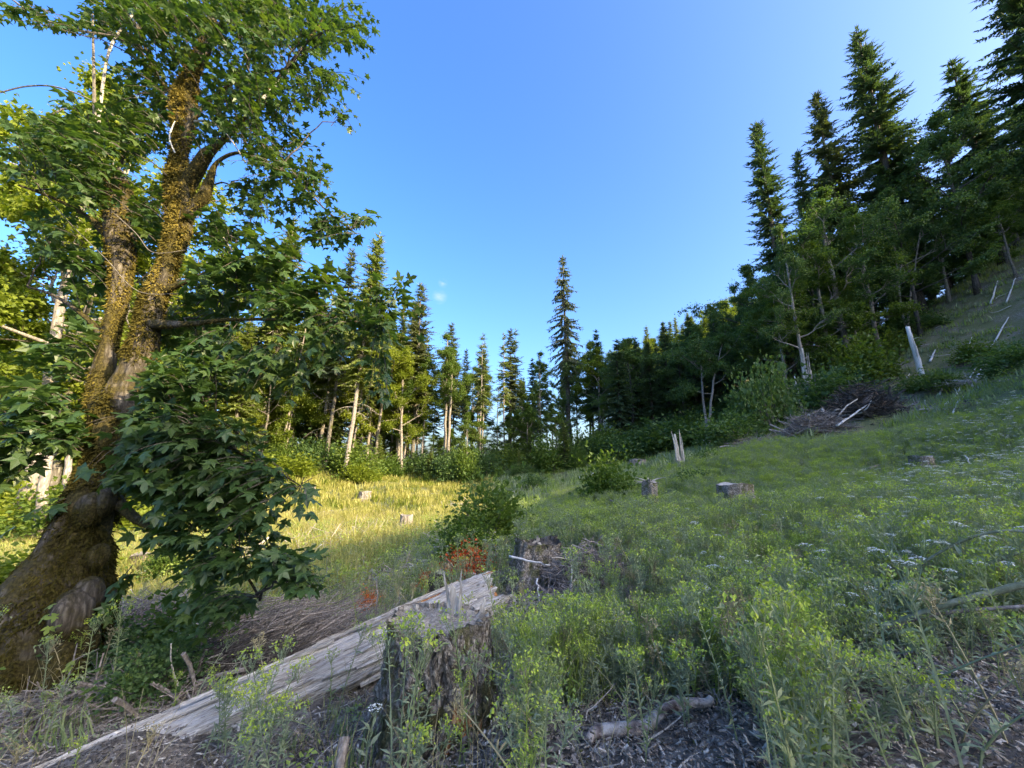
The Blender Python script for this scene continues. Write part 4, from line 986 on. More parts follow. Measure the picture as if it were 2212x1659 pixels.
def splinter(parent, p, h, w, t, lean, mat, name='splinter', seed=0):
    rr = random.Random(seed); b = MB(); n = 6; V = []
    for k in range(n):
        f = k / (n - 1); ww = w * (1 - f ** 2.6 * .93); tt = t * (1 - f * .5) * .6; jx = rr.uniform(-.22, .22) * w
        c = np.array(p) + np.array([lean[0] * f, lean[1] * f, h * f - .03])
        for sx, sy in ((-1, -1), (1, -1), (1, 1), (-1, 1)): V.append(c + [sx * ww * .5 + jx, sy * tt * .5, rr.uniform(-.01, .01)])
    Q = []
    for k in range(n - 1):
        for s_ in range(4): Q.append([k * 4 + s_, k * 4 + (s_ + 1) % 4, k * 4 + 4 + (s_ + 1) % 4, k * 4 + 4 + s_])
    Q.append([(n - 1) * 4 + i for i in range(4)])
    b.add(V, Q=Q, r=rr.random()); return b.build(name, mat, parent)

# near cut stump
x, y, z = stump_xy
st = thing('cut_stump', 'large cut tree stump with furrowed grey bark and upright splinters, nearest the camera', 'stump', (x, y + .05, z))
Hs = zfrom(1338, y) - z
b = MB(); rim = bark_cyl(b, Hs, .335, .30, lobes=4, seed=3, lean=(-.0, 0), rough=.19, topwave=.02, nseg=210, nz_=100)
b.build('bark', STUMPB, st, smooth=True)
b = MB(); top_disc(b, rim, .03, 4, amp=.018); b.build('cut_top', CUT, st, smooth=False)
for k, (dx, dy, h, w, ln) in enumerate([(.085,.16,.24,.085,(-.02,.0)),(.045,.17,.33,.028,(-.06,.02)),(.11,.20,.34,.026,(.01,0)),(.27,.10,.16,.045,(.05,0)),(.20,.15,.06,.07,(0,0)),(.31,.05,.08,.03,(.04,-.02)),(.13,.13,.18,.03,(-.01,0)),(-.05,.2,.05,.06,(0,0))]):
    splinter(st, (dx, dy, Hs - .03), h, w, .03, ln, M['dead_wood'], seed=k)
# plates of bark standing proud of the trunk
rr = random.Random(4)
for k in range(190):
    a = rr.uniform(pi * .95, pi * 2.05); zz = rr.uniform(.03, .93) * Hs; R0 = .346 * (1 + .30 * (1 - zz / Hs) ** 2.2 * (1 + .55 * sin(a * 4 + 3)))
    b = MB(); n = 5; V = []; hh = rr.uniform(.04, .15); w = rr.uniform(.018, .055); sk = rr.uniform(-.5, .5)
    th_ = rr.uniform(.008, .026)
    for j in range(n):
        f = j / (n - 1) - .5; ww = w * (1 - (2 * f) ** 2 * rr.uniform(.2, .75)) * rr.uniform(.75, 1.1)
        for s_, t_ in ((-1, -.012), (1, -.012), (.75, th_), (-.75, th_ * rr.uniform(.5, 1))):
            aa = a + (s_ * ww * .5 + sk * f * hh) / R0; V.append([(R0 + t_) * cos(aa), (R0 + t_) * sin(aa), zz + f * hh + rr.uniform(-.003, .003)])
    Q = [[j * 4 + i, j * 4 + (i + 1) % 4, j * 4 + 4 + (i + 1) % 4, j * 4 + 4 + i] for j in range(n - 1) for i in range(4)] + [[3, 2, 1, 0], [16, 17, 18, 19]]
    b.add(V, Q=Q, r=rr.choice([rr.random(), rr.random() * .4, 1])); b.build('bark_plate', STUMPB, st)
for k in range(9):   # rotten red wood in the lower right of the trunk
    a = radians(rr.uniform(285, 322)); zz = rr.uniform(.18, .38) * Hs
    p = np.array([.40 * cos(a), .40 * sin(a), zz]); b = MB(); 
    b.tube([p, p + [rr.gauss(0, .02), rr.gauss(0, .02), rr.uniform(.05, .1)]], [.022, .006], 5, r=rr.random(), noise=.4, seed=k)
    tag(b.build('rotten_chunk', ROT, st), 'reddish rotten wood chunk')

# stump behind, with spreading foot
x, y, z = stump2_xy
s2 = thing('old_stump', 'dark rotten stump with spreading foot behind the broken end of the long log', 'stump', (x, y, z - .05))
H2 = zfrom(1168, y) - z + .05
b = MB(); rim = bark_cyl(b, H2, .31, .70, lobes=3, seed=7, lean=(.08, 0), rough=.15, topwave=.05, oval=(1.1, .9)); b.build('bark', STUMPB, s2, smooth=True)
b = MB(); top_disc(b, rim, .06, 5, amp=.05); b.build('broken_top', M['bark_dark'], s2)
for k in range(6): splinter(s2, (rr.uniform(-.2, .3), rr.uniform(-.1, .25), H2 - .05), rr.uniform(.05, .14), .07, .03, (rr.gauss(0, .03), 0), M['dead_wood'], seed=20 + k)

def cut_stump(label, u, Y, vtop, R, mat=STUMPB, topmat=None, seed=1, name='stump', flare=.3, dark=False, oval=(1, 1), bury=.05):
    x, y, z = ground_at(u, Y)
    t = thing(name, label, 'stump', (x, y, z - bury)); H = max(.15, zfrom(vtop, Y) - z + bury)
    b = MB(); rim = bark_cyl(b, H, R, flare, 44, 16, seed=seed, rough=.13, topwave=.03, oval=oval); b.build('bark', mat, t, smooth=True)
    b = MB(); top_disc(b, rim, .01, seed, rings=7, amp=.012); b.build('cut_top', topmat or CUT, t)
    return t, H
cut_stump('grey cut stump with flat pale top in the green weeds of the right field', 1597, 9.6, 1046, .36, seed=11, topmat=M['dead_wood'])
cut_stump('small pale brown stump in the sunlit grass below the left firs', 787, 31, 1062, .42, seed=12, topmat=M['dead_wood'], mat=M['bark_pale'])
cut_stump('short pale stump left end of the sunlit meadow beside the maple leaves', 668, 31, 1048, .35, seed=13, mat=M['bark_pale'])
cut_stump('small brown stump at the border of sun and shade in the meadow', 877, 17.0, 1112, .24, seed=14, mat=M['bark_pale'])
cut_stump('small white topped stump beside the dark bush and debris path', 1062, 10.2, 1150, .10, seed=15, mat=M['white_wood'], topmat=M['white_wood'])
cut_stump('left of the two pale far stumps at the foot of the black wood', 1356, 44, 968, .42, seed=16, mat=M['dead_wood'], topmat=M['white_wood'])
cut_stump('right and rounder of the two pale far stumps at the foot of the black wood', 1374, 44, 970, .46, seed=17, mat=M['dead_wood'], topmat=M['white_wood'])
cut_stump('low grey stump mound on the green field behind the round bush', 1378, 30, 992, .55, seed=18, mat=M['bark_pale'])
cut_stump('low grey stump half hidden right of the torn upright stump', 1452, 14.5, 1064, .30, seed=19, mat=M['dead_wood'])
cut_stump('grey stump in the weeds near the right edge', 2002, 10.8, 986, .24, seed=20)
cut_stump('big pale cut stump above the root heap', 1832, 24.6, 860, .42, seed=21, mat=M['dead_wood'], topmat=M['white_wood'])
cut_stump('small dark stump in the sunlit grass just right of the mossy trunk', 300, 12.8, 1197, .26, seed=22, mat=M['bark_dark'])
cut_stump('dark stump hidden behind the red leaves and the log end', 942, 6.3, 1238, .12, seed=24, mat=M['bark_dark'])

# torn upright stump in the middle of the field
x, y, z = ground_at(1408, 11.2)
t = thing('torn_stump', 'ragged upright stump with spiky crown of roots in the field right of the round bush', 'stump', (x, y, z - .1))
H3 = zfrom(1040, y) - z + .1
b = MB(); rim = bark_cyl(b, H3, .17, 1.0, 36, 18, seed=31, rough=.25, topwave=.05); b.build('bark', STUMPB, t, smooth=True)
b = MB(); top_disc(b, rim, .02, 6, rings=6, amp=.03); b.build('torn_top', M['dead_wood'], t)
for k in range(16):
    a = rr.uniform(0, 6.28); l = rr.uniform(.15, .42); e = rr.uniform(-.1, .6); d = np.array([cos(a), sin(a), e]) * l
    b = MB(); p = np.array([0, 0, H3 - rr.uniform(0, .12)]); b.tube([p, p + d * .5, p + d + [0, 0, -.03]], [.022, .014, .005], 5, r=rr.random()); b.build('root_stub', M['dead_wood'], t)

# snags
def snag(label, u, v0, u1, v1, Y, r0, r1, mat, name='snag', splits=0, seed=0, dY=0):
    x, y, z = ground_at(u, Y)
    top = at(u1, v1, Y + dY); base = np.array([x, y, z])
    t = thing(name, label, 'snag', (x, y, z)); b = MB(); s_ = np.linspace(-.05, 1, 12)[:, None]
    P_ = (top - base) * s_; P_[1:-1] += np.random.default_rng(seed).normal(0, r0 * .12, (10, 3))
    b.tube(P_, np.linspace(r0, r1, 12), 12, noise=.25, seed=seed, lump=2, r=.6); b.build('trunk', mat, t, smooth=True)
    rq = random.Random(seed)
    for k in range(splits):
        a = rq.uniform(0, 6.28); f0 = rq.uniform(.0, .5); f1 = rq.uniform(.75, 1.15)
        o_ = np.array([cos(a), sin(a), 0]) * r0 * 1.1; b = MB()
        p0 = (top - base) * f0 + o_; p1 = (top - base) * f1 + o_ * 1.6
        b.tube([p0, (p0 + p1) / 2 + np.array([rq.gauss(0, .03), 0, 0]), p1], [r0 * .35, r0 * .3, .01], 5, r=rq.random()); b.build('splinter', mat, t)
    return t
snag('white leaning snag standing on the slope below the right hand trees', 1994, 797, 1960, 706, 28.5, .20, .12, M['white_wood'], splits=2, seed=1)
snag('splintered grey trunk, tallest of the split shafts beside the leaning alder', 1752, 885, 1733, 752, 31, .20, .06, M['dead_wood'], splits=5, seed=2)
snag('pale thin split shaft left of the splintered grey trunk', 1738, 892, 1716, 812, 30.5, .11, .03, M['white_wood'], splits=1, seed=3)
snag('ragged grey split shaft right of the splintered grey trunk', 1762, 880, 1752, 800, 31, .12, .03, M['dead_wood'], splits=2, seed=4)
snag('leaning weathered snag stub in the field, forked tip, left of the light green shrub', 1472, 1015, 1457, 938, 19.5, .17, .05, M['dead_wood'], splits=3, seed=5)
snag('short white snag stub at the foot of the twin alder', 1532, 968, 1527, 945, 36.5, .20, .10, M['white_wood'], splits=2, seed=6)
snag('pale broken trunk at far left behind the maple, with wooden props', 80, 1050, 105, 985, 19.5, .24, .17, M['bark_pale'], seed=7)
snag('second pale broken trunk at far left, nearer the maple', 135, 1050, 152, 972, 20.5, .22, .12, M['bark_pale'], seed=8)
snag('thin bare leaning stem at the dark wood edge left of the big dark shrub', 1632, 925, 1590, 860, 33, .06, .03, M['dead_wood'], seed=9)

# the long weathered log
A_, B_ = log_a, log_b
lg = thing('fallen_log', 'long grey weathered log lying diagonally behind the near stump', 'log', tuple(A_))
ax = B_ - A_; Ll = np.linalg.norm(ax); dx_ = ax / Ll; sy_ = np.cross([0, 0, 1], dx_); sy_ /= np.linalg.norm(sy_); sz_ = np.cross(dx_, sy_)
lg.rotation_euler = Matrix([[dx_[0], sy_[0], sz_[0]], [dx_[1], sy_[1], sz_[1]], [dx_[2], sy_[2], sz_[2]]]).to_euler()
nl_, ns_ = 220, 90
s_ = np.linspace(-.12, 1, nl_); th = np.linspace(0, 2 * pi, ns_, endpoint=False); Sx, Th = np.meshgrid(s_, th, indexing='ij')
R0 = .20 + .075 * Sx
streak = 2 * fbm2(Th * 9 / 2 + 1.3 * np.sin(Sx * 3), Sx * 5, 61, 5) ; deep = np.abs(fbm2(Th * 4.0, Sx * 2.2 + 7, 71, 3))
crack = np.clip(.09 - np.abs(fbm2(Th * 3.2 + .4 * Sx, Sx * 1.6 + 3, 81, 4)), 0, 1) * 5
Rr = R0 * (1 + .11 * streak + .22 * deep - .34 * crack + .05 * np.sin(Sx * 9) + .04 * np.cos(Th * 2))
endf = np.clip((Sx - .93) / .07, 0, 1); Rr *= (1 - .25 * endf * (.5 + 2 * fbm2(Th * 5, Sx * 0 + 2, 91, 2)))
X = Sx * Ll + .30 * endf * 2 * fbm2(Th * 6, Sx * 0, 95, 3)
V = np.stack([X, Rr * np.cos(Th), Rr * np.sin(Th) - .03], -1).reshape(-1, 3)
i = np.arange(nl_ - 1)[:, None] * ns_; j = np.arange(ns_)[None]; j2 = (j + 1) % ns_
b = MB(); b.add(V, Q=np.stack([i + j, i + ns_ + j, i + ns_ + j2, i + j2], -1).reshape(-1, 4), r=np.clip(.5 + streak.ravel()[:(nl_ - 1) * ns_] * .6 - crack.ravel()[:(nl_ - 1) * ns_], 0, 1))
b.build('log_body', LOGW, lg, smooth=True)
b = MB(); b.tube([[Ll * .80, 0, -.03], [Ll * .93, 0, -.03], [Ll * .985, .0, -.05]], [.19, .19, .15], 20, noise=.4, seed=4, r=.5); b.build('rotten_heart', ROT, lg)
for k in range(95):
    a = rr.uniform(-.3, pi + .7); l = rr.uniform(.12, .7); R1 = .265 * rr.uniform(.75, 1.08); f = Ll * rr.uniform(.80, 1.02) if k < 16 else Ll * rr.uniform(.05, .98)
    if k >= 16: R1 = .225 + .07 * f / Ll
    w = rr.uniform(.03, .09) if k < 16 else rr.uniform(.010, .05); b = MB(); V = []; n = 6; sk = rr.uniform(-.08, .08); hi = rr.uniform(.002, .014)
    for q in range(n):
        g = q / (n - 1); ww = w * (1 - abs(2 * g - 1) ** 2 * .8) + .004
        for s1, t1 in ((-1, -.02), (1, -.02), (.8, hi), (-.8, hi * .6)):
            a2 = a + sk * g; V.append([f - l + g * l, (R1 + t1) * cos(a2) - s1 * ww * .5 * sin(a2), (R1 + t1) * sin(a2) + s1 * ww * .5 * cos(a2) - .03 + rr.uniform(-.004, .004)])
    Q = [[j * 4 + i, j * 4 + (i + 1) % 4, j * 4 + 4 + (i + 1) % 4, j * 4 + 4 + i] for j in range(n - 1) for i in range(4)] + [[3, 2, 1, 0], [20, 21, 22, 23]]
    b.add(V, Q=Q, r=rr.choice([0, rr.random(), 1])); o = b.build('wood_slab', ROT if (k < 5) else LOGW, lg)
    if k < 5: o['label'] = 'orange brown rotten slab'

# sticks shared by heaps
def stick_mesh(seed, n=8, bendy=.12, r=.018, twigs=2):
    q = random.Random(seed); b = MB(); s_ = np.linspace(0, 1, n)
    P_ = np.stack([s_, bendy * np.sin(s_ * q.uniform(2, 6) + q.uniform(0, 3)) * q.uniform(.4, 1), bendy * np.cos(s_ * q.uniform(2, 6)) * q.uniform(.2, 1)], -1); P_ -= P_[0]
    b.tube(P_, np.linspace(r, r * .35, n), 5, r=q.random(), noise=.15)
    for k in range(twigs):
        i = q.randint(2, n - 2); d = np.array([q.uniform(.05, .2), q.gauss(0, .12), q.gauss(0, .12)]); b.tube([P_[i], P_[i] + d], [r * .4, r * .12], 3, r=q.random())
    return b
STK = {}
for mk in ('brush', 'dead_wood', 'white_wood', 'bark_dark'):
    STK[mk] = [take_mesh(stick_mesh(100 + k, bendy=.05 + .04 * k, twigs=k % 4).build('stick', M[mk])) for k in range(6)]
def stick(name, p, d, l, mk, parent=None, thick=1.0, rq=random):
    o = link(name, rq.choice(STK[mk]), parent); d = Vector(d).normalized()
    o.rotation_mode = 'QUATERNION'; o.rotation_quaternion = d.to_track_quat('X', 'Z'); o.location = p; o.scale = (l, l * thick, l * thick)
    return o
def stick_cloud(n, centre, size, lens, seed, flow=None, r=.006, sides=3, steep=.35):
    q = np.random.default_rng(seed); b = MB()
    for k in range(n):
        o = q.normal(0, 1, 3); o /= np.linalg.norm(o); o *= q.random() ** .4
        p = np.array([o[0] * size[0], o[1] * size[1], abs(o[2]) * size[2] * (1 - .5 * (o[0] ** 2 + o[1] ** 2))])
        d = q.normal(0, 1, 3); d[2] *= steep
        if flow is not None: d = d * .55 + np.array(flow) * 1.0 * (1 if q.random() < .9 else -1)
        d /= np.linalg.norm(d); l = q.uniform(*lens); s_ = np.linspace(-.5, .5, 5)[:, None]
        bend = q.normal(0, .12, 3) * l
        P_ = p + centre + d * s_ * l + bend * (s_ * 2) ** 2 * .5; P_[:, 2] = np.maximum(P_[:, 2], -.1)
        b.tube(P_, np.linspace(r, r * .4, 5) * q.uniform(.5, 1.6), sides, r=q.random(), cap=False)
    return b
def heap(name, label, loc, size, nstick, nsmall, lens, mk='brush', flow=None, seed=0, thick=1.0, cat='brush pile', smallr=.006, core=None):
    t = thing(name, label, cat, loc); q = random.Random(seed)
    if core:
        b = MB(); n1, n2 = 16, 30; ph = np.linspace(0, pi / 2, n1); th = np.linspace(0, 2 * pi, n2, endpoint=False); PH, TH = np.meshgrid(ph, th, indexing='ij')
        rr_ = 1 + .5 * fbm2(np.cos(TH) * 2 + PH * 3, np.sin(TH) * 2, seed, 3) * 2
        V = np.stack([size[0] * .85 * np.sin(PH) * np.cos(TH) * rr_, size[1] * .85 * np.sin(PH) * np.sin(TH) * rr_, size[2] * .7 * np.cos(PH) * rr_ - .08], -1).reshape(-1, 3)
        i = np.arange(n1 - 1)[:, None] * n2; j = np.arange(n2)[None]; j2 = (j + 1) % n2
        b.add(V, Q=np.stack([i + j, i + n2 + j, i + n2 + j2, i + j2], -1).reshape(-1, 4)); b.build('soil_mound', core, t, smooth=True)
    for k in range(nstick):
        a = q.uniform(0, 6.28); rad = q.random() ** .5; p = np.array([cos(a) * rad * size[0], sin(a) * rad * size[1], q.uniform(.1, 1) * size[2] * (1 - rad * .7)])
        d = np.array([q.gauss(0, 1), q.gauss(0, 1), q.gauss(0, .35)])
        if flow is not None: d = d * .4 + np.array(flow) * 1.3
        d /= np.linalg.norm(d); l = q.uniform(*lens)
        stick('stick', tuple(p - d * l * .5), d, l, q.choice([mk, mk, mk, 'dead_wood']), t, thick * q.uniform(.7, 1.5), q)
    tag(stick_cloud(nsmall, np.zeros(3), size, (lens[0] * .5, lens[1] * .8), seed, flow, smallr).build('twig_tangle', M[mk], t), kind='stuff')
    return t
SOIL = wood_mat('root_soil', [(0.3,(.04,.031,.025)),(0.5,(.12,.095,.078)),(0.75,(.24,.20,.17))], scale=(6,6,6), bump=1, dist=.05)
lf = np.array(dx_) * 1.0
p = ground_at(640, 5.8); heap('brush_pile', 'dark tangled heap of brush and twigs lying along the far side of the long log', (p[0], p[1], p[2]), (1.35, .60, .62), 60, 800, (.5, 1.4), flow=tuple(lf), seed=1, thick=.7)
p = ground_at(500, 5.0); heap('brush_pile', 'lower dark end of the brush, sloping down beside the long log to the brambles', (p[0], p[1], p[2]), (.9, .42, .36), 36, 500, (.5, 1.2), flow=tuple(lf), seed=2, thick=.7, mk='bark_dark')
p = ground_at(300, 7.4); heap('brush_pile', 'grey violet heap of roots and sticks just right of the mossy trunk', (p[0], p[1], p[2]), (1.15, .8, .72), 60, 800, (.4, 1.2), seed=3, core=SOIL)
p = ground_at(1272, 6.1); heap('root_heap', 'mound of dark soil, bark and roots right of the old stump behind the log', (p[0], p[1], p[2] - .05), (.60, .45, .50), 40, 600, (.2, .7), mk='brush', seed=4, core=SOIL, thick=1.1, cat='root heap')
p = ground_at(1235, 5.4); heap('root_heap', 'low scatter of thin roots in front of the soil mound near the log end', (p[0], p[1], p[2] - .02), (.80, .50, .22), 34, 480, (.15, .6), seed=5, core=SOIL, cat='root heap')
p = ground_at(1870, 21.5); heap('root_plate', 'big dark upturned root mass on the right slope', (p[0], p[1], p[2] - .2), (1.7, 1.2, 1.9), 70, 1300, (.8, 2.6), seed=6, mk='bark_dark', core=SOIL, cat='root heap', smallr=.018, thick=1.2)
p = ground_at(1770, 20.5); heap('root_plate', 'violet grey fan of roots at the left foot of the big root mass', (p[0], p[1], p[2] - .1), (1.7, .9, 1.2), 50, 850, (.6, 2.0), seed=7, core=SOIL, cat='root heap', smallr=.016, thick=1.1)
p = ground_at(1660, 24); heap('brush_pile', 'flat brush running down left from the root mass', (p[0], p[1], p[2]), (2.2, .9, .35), 30, 260, (.8, 2.6), seed=8, smallr=.014, flow=(.9, .1, .25))
p = ground_at(1960, 22.5); heap('brush_pile', 'long loose sticks right of the big root mass', (p[0], p[1], p[2]), (1.7, .9, .4), 26, 120, (.9, 2.8), seed=9, mk='dead_wood', smallr=.014)
p = ground_at(998, 27); heap('brush_pile', 'small pile of grey sticks in the shaded middle meadow', (p[0], p[1], p[2]), (1.3, .6, .35), 22, 120, (.6, 2.0), seed=10, mk='dead_wood', smallr=.012)
p = ground_at(780, 15.6); heap('brush_pile', 'line of bleached sticks along the edge of the sunlit meadow', (p[0], p[1], p[2]), (2.0, .7, .25), 44, 260, (.6, 2.2), seed=11, mk='dead_wood', smallr=.010, flow=(.6, .5, .1))
p = ground_at(640, 13.5); heap('brush_pile', 'sunlit straw coloured slash behind the maple leaves', (p[0], p[1], p[2]), (2.4, 1.2, .25), 34, 300, (.6, 1.8), seed=12, mk='dead_wood', smallr=.009)
p = ground_at(350, 8.8); heap('brush_pile', 'sunlit pale sticks behind the grey violet root heap', (p[0], p[1], p[2]), (1.6, .6, .30), 34, 300, (.5, 1.5), seed=13, mk='dead_wood', smallr=.009)
p = ground_at(1140, 9.9); heap('brush_pile', 'pale broken wood lying in the debris path behind the old stump', (p[0], p[1], p[2]), (1.2, .6, .14), 18, 90, (.4, 1.4), seed=14, mk='dead_wood', smallr=.008)
p = ground_at(1345, 12.2); heap('brush_pile', 'pale splintered branches below the round bush', (p[0], p[1], p[2]), (.9, .5, .22), 16, 60, (.4, 1.2), seed=15, mk='dead_wood', smallr=.008)
p = ground_at(1690, 6.0); heap('brush_pile', 'patch of dead sticks and bark on bare soil among the weeds on the right', (p[0], p[1], p[2]), (.85, .4, .08), 20, 200, (.15, .6), seed=16, mk='brush')

# single sticks and logs
def lying(label, a, b_, r, mk='dead_wood', name='branch', cat='branch', lift=.03, seed=0, knob=.15, sides=8):
    """a branch lying between two ground spots given as (picture column, distance, height above ground)"""
    pa = ground_at(a[0], a[1]); pb = ground_at(b_[0], b_[1]); o = np.array([pa[0], pa[1], pa[2] + (a[2] if len(a) > 2 else lift)]); e = np.array([pb[0], pb[1], pb[2] + (b_[2] if len(b_) > 2 else lift)])
    t = thing(name, label, cat, tuple(o)); bb = MB(); s_ = np.linspace(0, 1, 10)[:, None]; q = np.random.default_rng(seed)
    L_ = np.linalg.norm(e - o); P_ = (e - o) * s_ + q.normal(0, .012, (10, 3)) * min(L_, .8) * 1.1
    bb.tube(P_, np.linspace(r, r * .5, 10), sides, noise=knob, seed=seed, r=.5); bb.build('stem', M[mk], t, smooth=True)
    if r > .03:
        bb = MB(); i = q.integers(3, 7); d = q.normal(0, .12, 3) + [0, 0, .08]; bb.tube([P_[i], P_[i] + d], [r * .4, .006], 5); bb.build('twig', M[mk], t)
    return t
# crooked branch at the bottom
cb_pts = [(1272,1652,2.42,10),(1290,1632,2.46,13),(1345,1625,2.48,14),(1390,1622,2.52,15),(1415,1600,2.56,13),(1445,1578,2.6,12),(1490,1566,2.66,11),(1530,1563,2.72,9),(1540,1552,2.75,7)]
P_, R_ = smooth_path(*pline(cb_pts), k=4); P_[:, 2] += max(0, float(np.max((height(P_[:, 0], P_[:, 1]) + R_ * .6 - P_[:, 2])[2:-2])) * .75) + .035; o = P_[0].copy()
t = thing('crooked_branch', 'crooked grey branch with peeling bark lying at the bottom edge', 'branch', tuple(o))
b = MB(); b.tube(P_ - o, R_ * .95, 10, noise=.3, seed=3, r=.4, lump=2); b.build('stem', wood_mat('peeling_branch', [(0.3,(.07,.05,.045)),(0.45,(.24,.20,.18)),(0.6,(.50,.47,.43))], scale=(3,3,3), bump=.8), t, smooth=True)
for (i, d) in ((5, (-.02, .0, -.12)), (13, (.03, .02, .05)), (15, (-.04, 0, -.08))):
    b = MB(); b.tube([P_[i] - o, P_[i] - o + np.array(d) * .6, P_[i] - o + np.array(d)], [.012, .008, .003], 5); b.build('twig', M['brush'], t)
# arching green canes coming in from the right
def cane(label, pts, mat, name='arching_cane'):
    P_, R_ = smooth_path(*pline(pts), k=6); R_ = R_ * 1.25; P_[:, 2] += .07; o = P_[-1].copy(); t = thing(name, label, 'cane', tuple(o)); b = MB(); b.tube(P_ - o, R_, 7, r=.5); b.build('stem', mat, t, smooth=True); return t, P_ - o
CANE = wood_mat('green_cane', [(0.3,(.10,.11,.07)),(0.5,(.17,.19,.12)),(0.7,(.26,.27,.20))], scale=(6,6,6), bump=.3)
cane('uppermost thin cane arching in from the right edge over the white flowers', [(1885,1330,3.3,1.2),(1960,1270,3.2,1.6),(2030,1218,3.1,2),(2110,1182,3.0,2.2),(2180,1170,2.9,2.4),(2260,1176,2.8,2.6)], CANE)
cane('second thin cane, below the uppermost one at the right edge', [(1985,1296,3.3,1.2),(2070,1268,3.15,1.8),(2150,1238,3.0,2.2),(2240,1205,2.9,2.6)], CANE)
t, q = cane('thickest green cane of the leaning bunch at the right edge', [(1858,1408,2.9,1.6),(1910,1385,2.85,3),(1990,1352,2.75,4.4),(2080,1325,2.65,5.2),(2160,1305,2.6,5.6),(2260,1280,2.5,6)], CANE)
for k in (8, 13, 18):
    b = MB(); b.tube([q[k], q[k] + [.02, -.02, -.18], q[k] + [.12, -.02, -.32]], [.006, .004, .002], 4); b.build('twig', CANE, t)
cane('lowest dark cane under the thickest cane at the right edge', [(1900,1392,2.9,1.4),(1990,1362,2.8,2.6),(2070,1348,2.7,3),(2160,1342,2.6,3),(2260,1336,2.5,3)], M['brush'])

lying('pale pole leaning across the front of the old stump', (1100, 6.3, .62), (1190, 6.0, .34), .018, 'white_wood', seed=1)
lying('white upright root stub right of the soil mound', (1233, 5.7, .02), (1238, 5.75, .36), .016, 'white_wood', seed=2)
lying('thin pale curved root before the soil mound', (1160, 5.7, .30), (1165, 5.4, .06), .012, 'white_wood', seed=3)
lying('thin pale twig lying right of the near stump on bare soil', (1290, 4.0), (1325, 3.8), .007, 'dead_wood', seed=4)
lying('fine bare twig leaning up from the soil below the near stump', (1218, 2.5, .02), (1330, 3.0, .15), .005, 'dead_wood', seed=5)
lying('long pale log lying in the weeds of the upper right field', (1775, 12.5, .10), (1890, 12.8, .16), .07, 'white_wood', 'log', 'log', seed=6)
lying('pair of dark branch ends at the right tip of the pale log in the weeds', (1880, 12.6, .25), (1925, 12.9, .2), .04, 'brush', seed=7)
lying('thin white stem leaning by the right edge above the canes', (2100, 10.5, .75), (2125, 10.2, .05), .015, 'white_wood', seed=8)
lying('dark stick reaching right from the foot of the thin white stem', (2120, 10.3, .1), (2190, 10.1, .16), .02, 'brush', seed=9)
lying('dark diagonal stick under the round bush', (1320, 12.0, .55), (1375, 11.0, .05), .02, 'brush', seed=10)
lying('pale stick standing below the round bush', (1270, 11.6, .30), (1269, 11.6, -.05), .03, 'white_wood', seed=11)
lying('horizontal straw coloured stick left of the torn stump', (1215, 9.6, .18), (1265, 9.8, .18), .013, 'dead_wood', seed=12)
lying('long pale pole in the bleached sticks beside the sunlit meadow', (700, 11.8, .05), (800, 14.6, .15), .05, 'white_wood', 'log', 'log', seed=13)
lying('grey pole crossing low behind the maple bough tips', (700, 12.8, .05), (770, 15.2, .1), .035, 'dead_wood', seed=14)
lying('short fat pale log beside the brush heap right of the mossy trunk', (385, 7.2, .12), (432, 7.3, .12), .075, 'dead_wood', 'log', 'log', seed=15)
lying('first of the short pale log ends in the violet root heap', (252, 6.1, .14), (258, 5.8, .05), .05, 'dead_wood', 'log', 'log', seed=16)
lying('second of the short pale log ends in the violet root heap', (268, 6.15, .16), (276, 5.8, .06), .055, 'dead_wood', 'log', 'log', seed=17)
lying('lowest of the short pale log ends in the violet root heap', (286, 5.9, .08), (300, 5.5, .02), .045, 'dead_wood', 'log', 'log', seed=18)
lying('rust coloured slab of wood in the grass at the lower left of the stump', (738, 2.75, .22), (724, 2.6, .02), .035, 'brush', 'wood_scrap', 'wood piece', seed=19)
lying('grey log piece lying on the bare soil right of the near stump', (1380, 3.6, .03), (1440, 3.7, .04), .03, 'brush', seed=20)
lying('white stick lying in the far middle meadow, left of two', (1250, 32, .3), (1262, 30, .05), .07, 'white_wood', seed=21)
lying('white stick crossing upward in the far middle meadow, right of two', (1262, 30, .05), (1285, 32, .35), .06, 'white_wood', seed=22)
lying('bent dark branch over the debris path beyond the old stump', (1195, 10.6, .05), (1240, 11.2, .35), .03, 'brush', seed=23)
lying('pale flat slab at the end of the debris path', (1100, 10.5, .06), (1150, 11.0, .1), .07, 'white_wood', 'wood_scrap', 'wood piece', seed=24)
lying('white log at the left of the root mass foot', (1690, 21, .3), (1760, 23.5, .4), .07, 'dead_wood', 'log', 'log', seed=25)
lying('long white pole right below the root mass', (1810, 19.6, .3), (1880, 20.6, .75), .06, 'white_wood', 'log', 'log', seed=26)
q = random.Random(77)
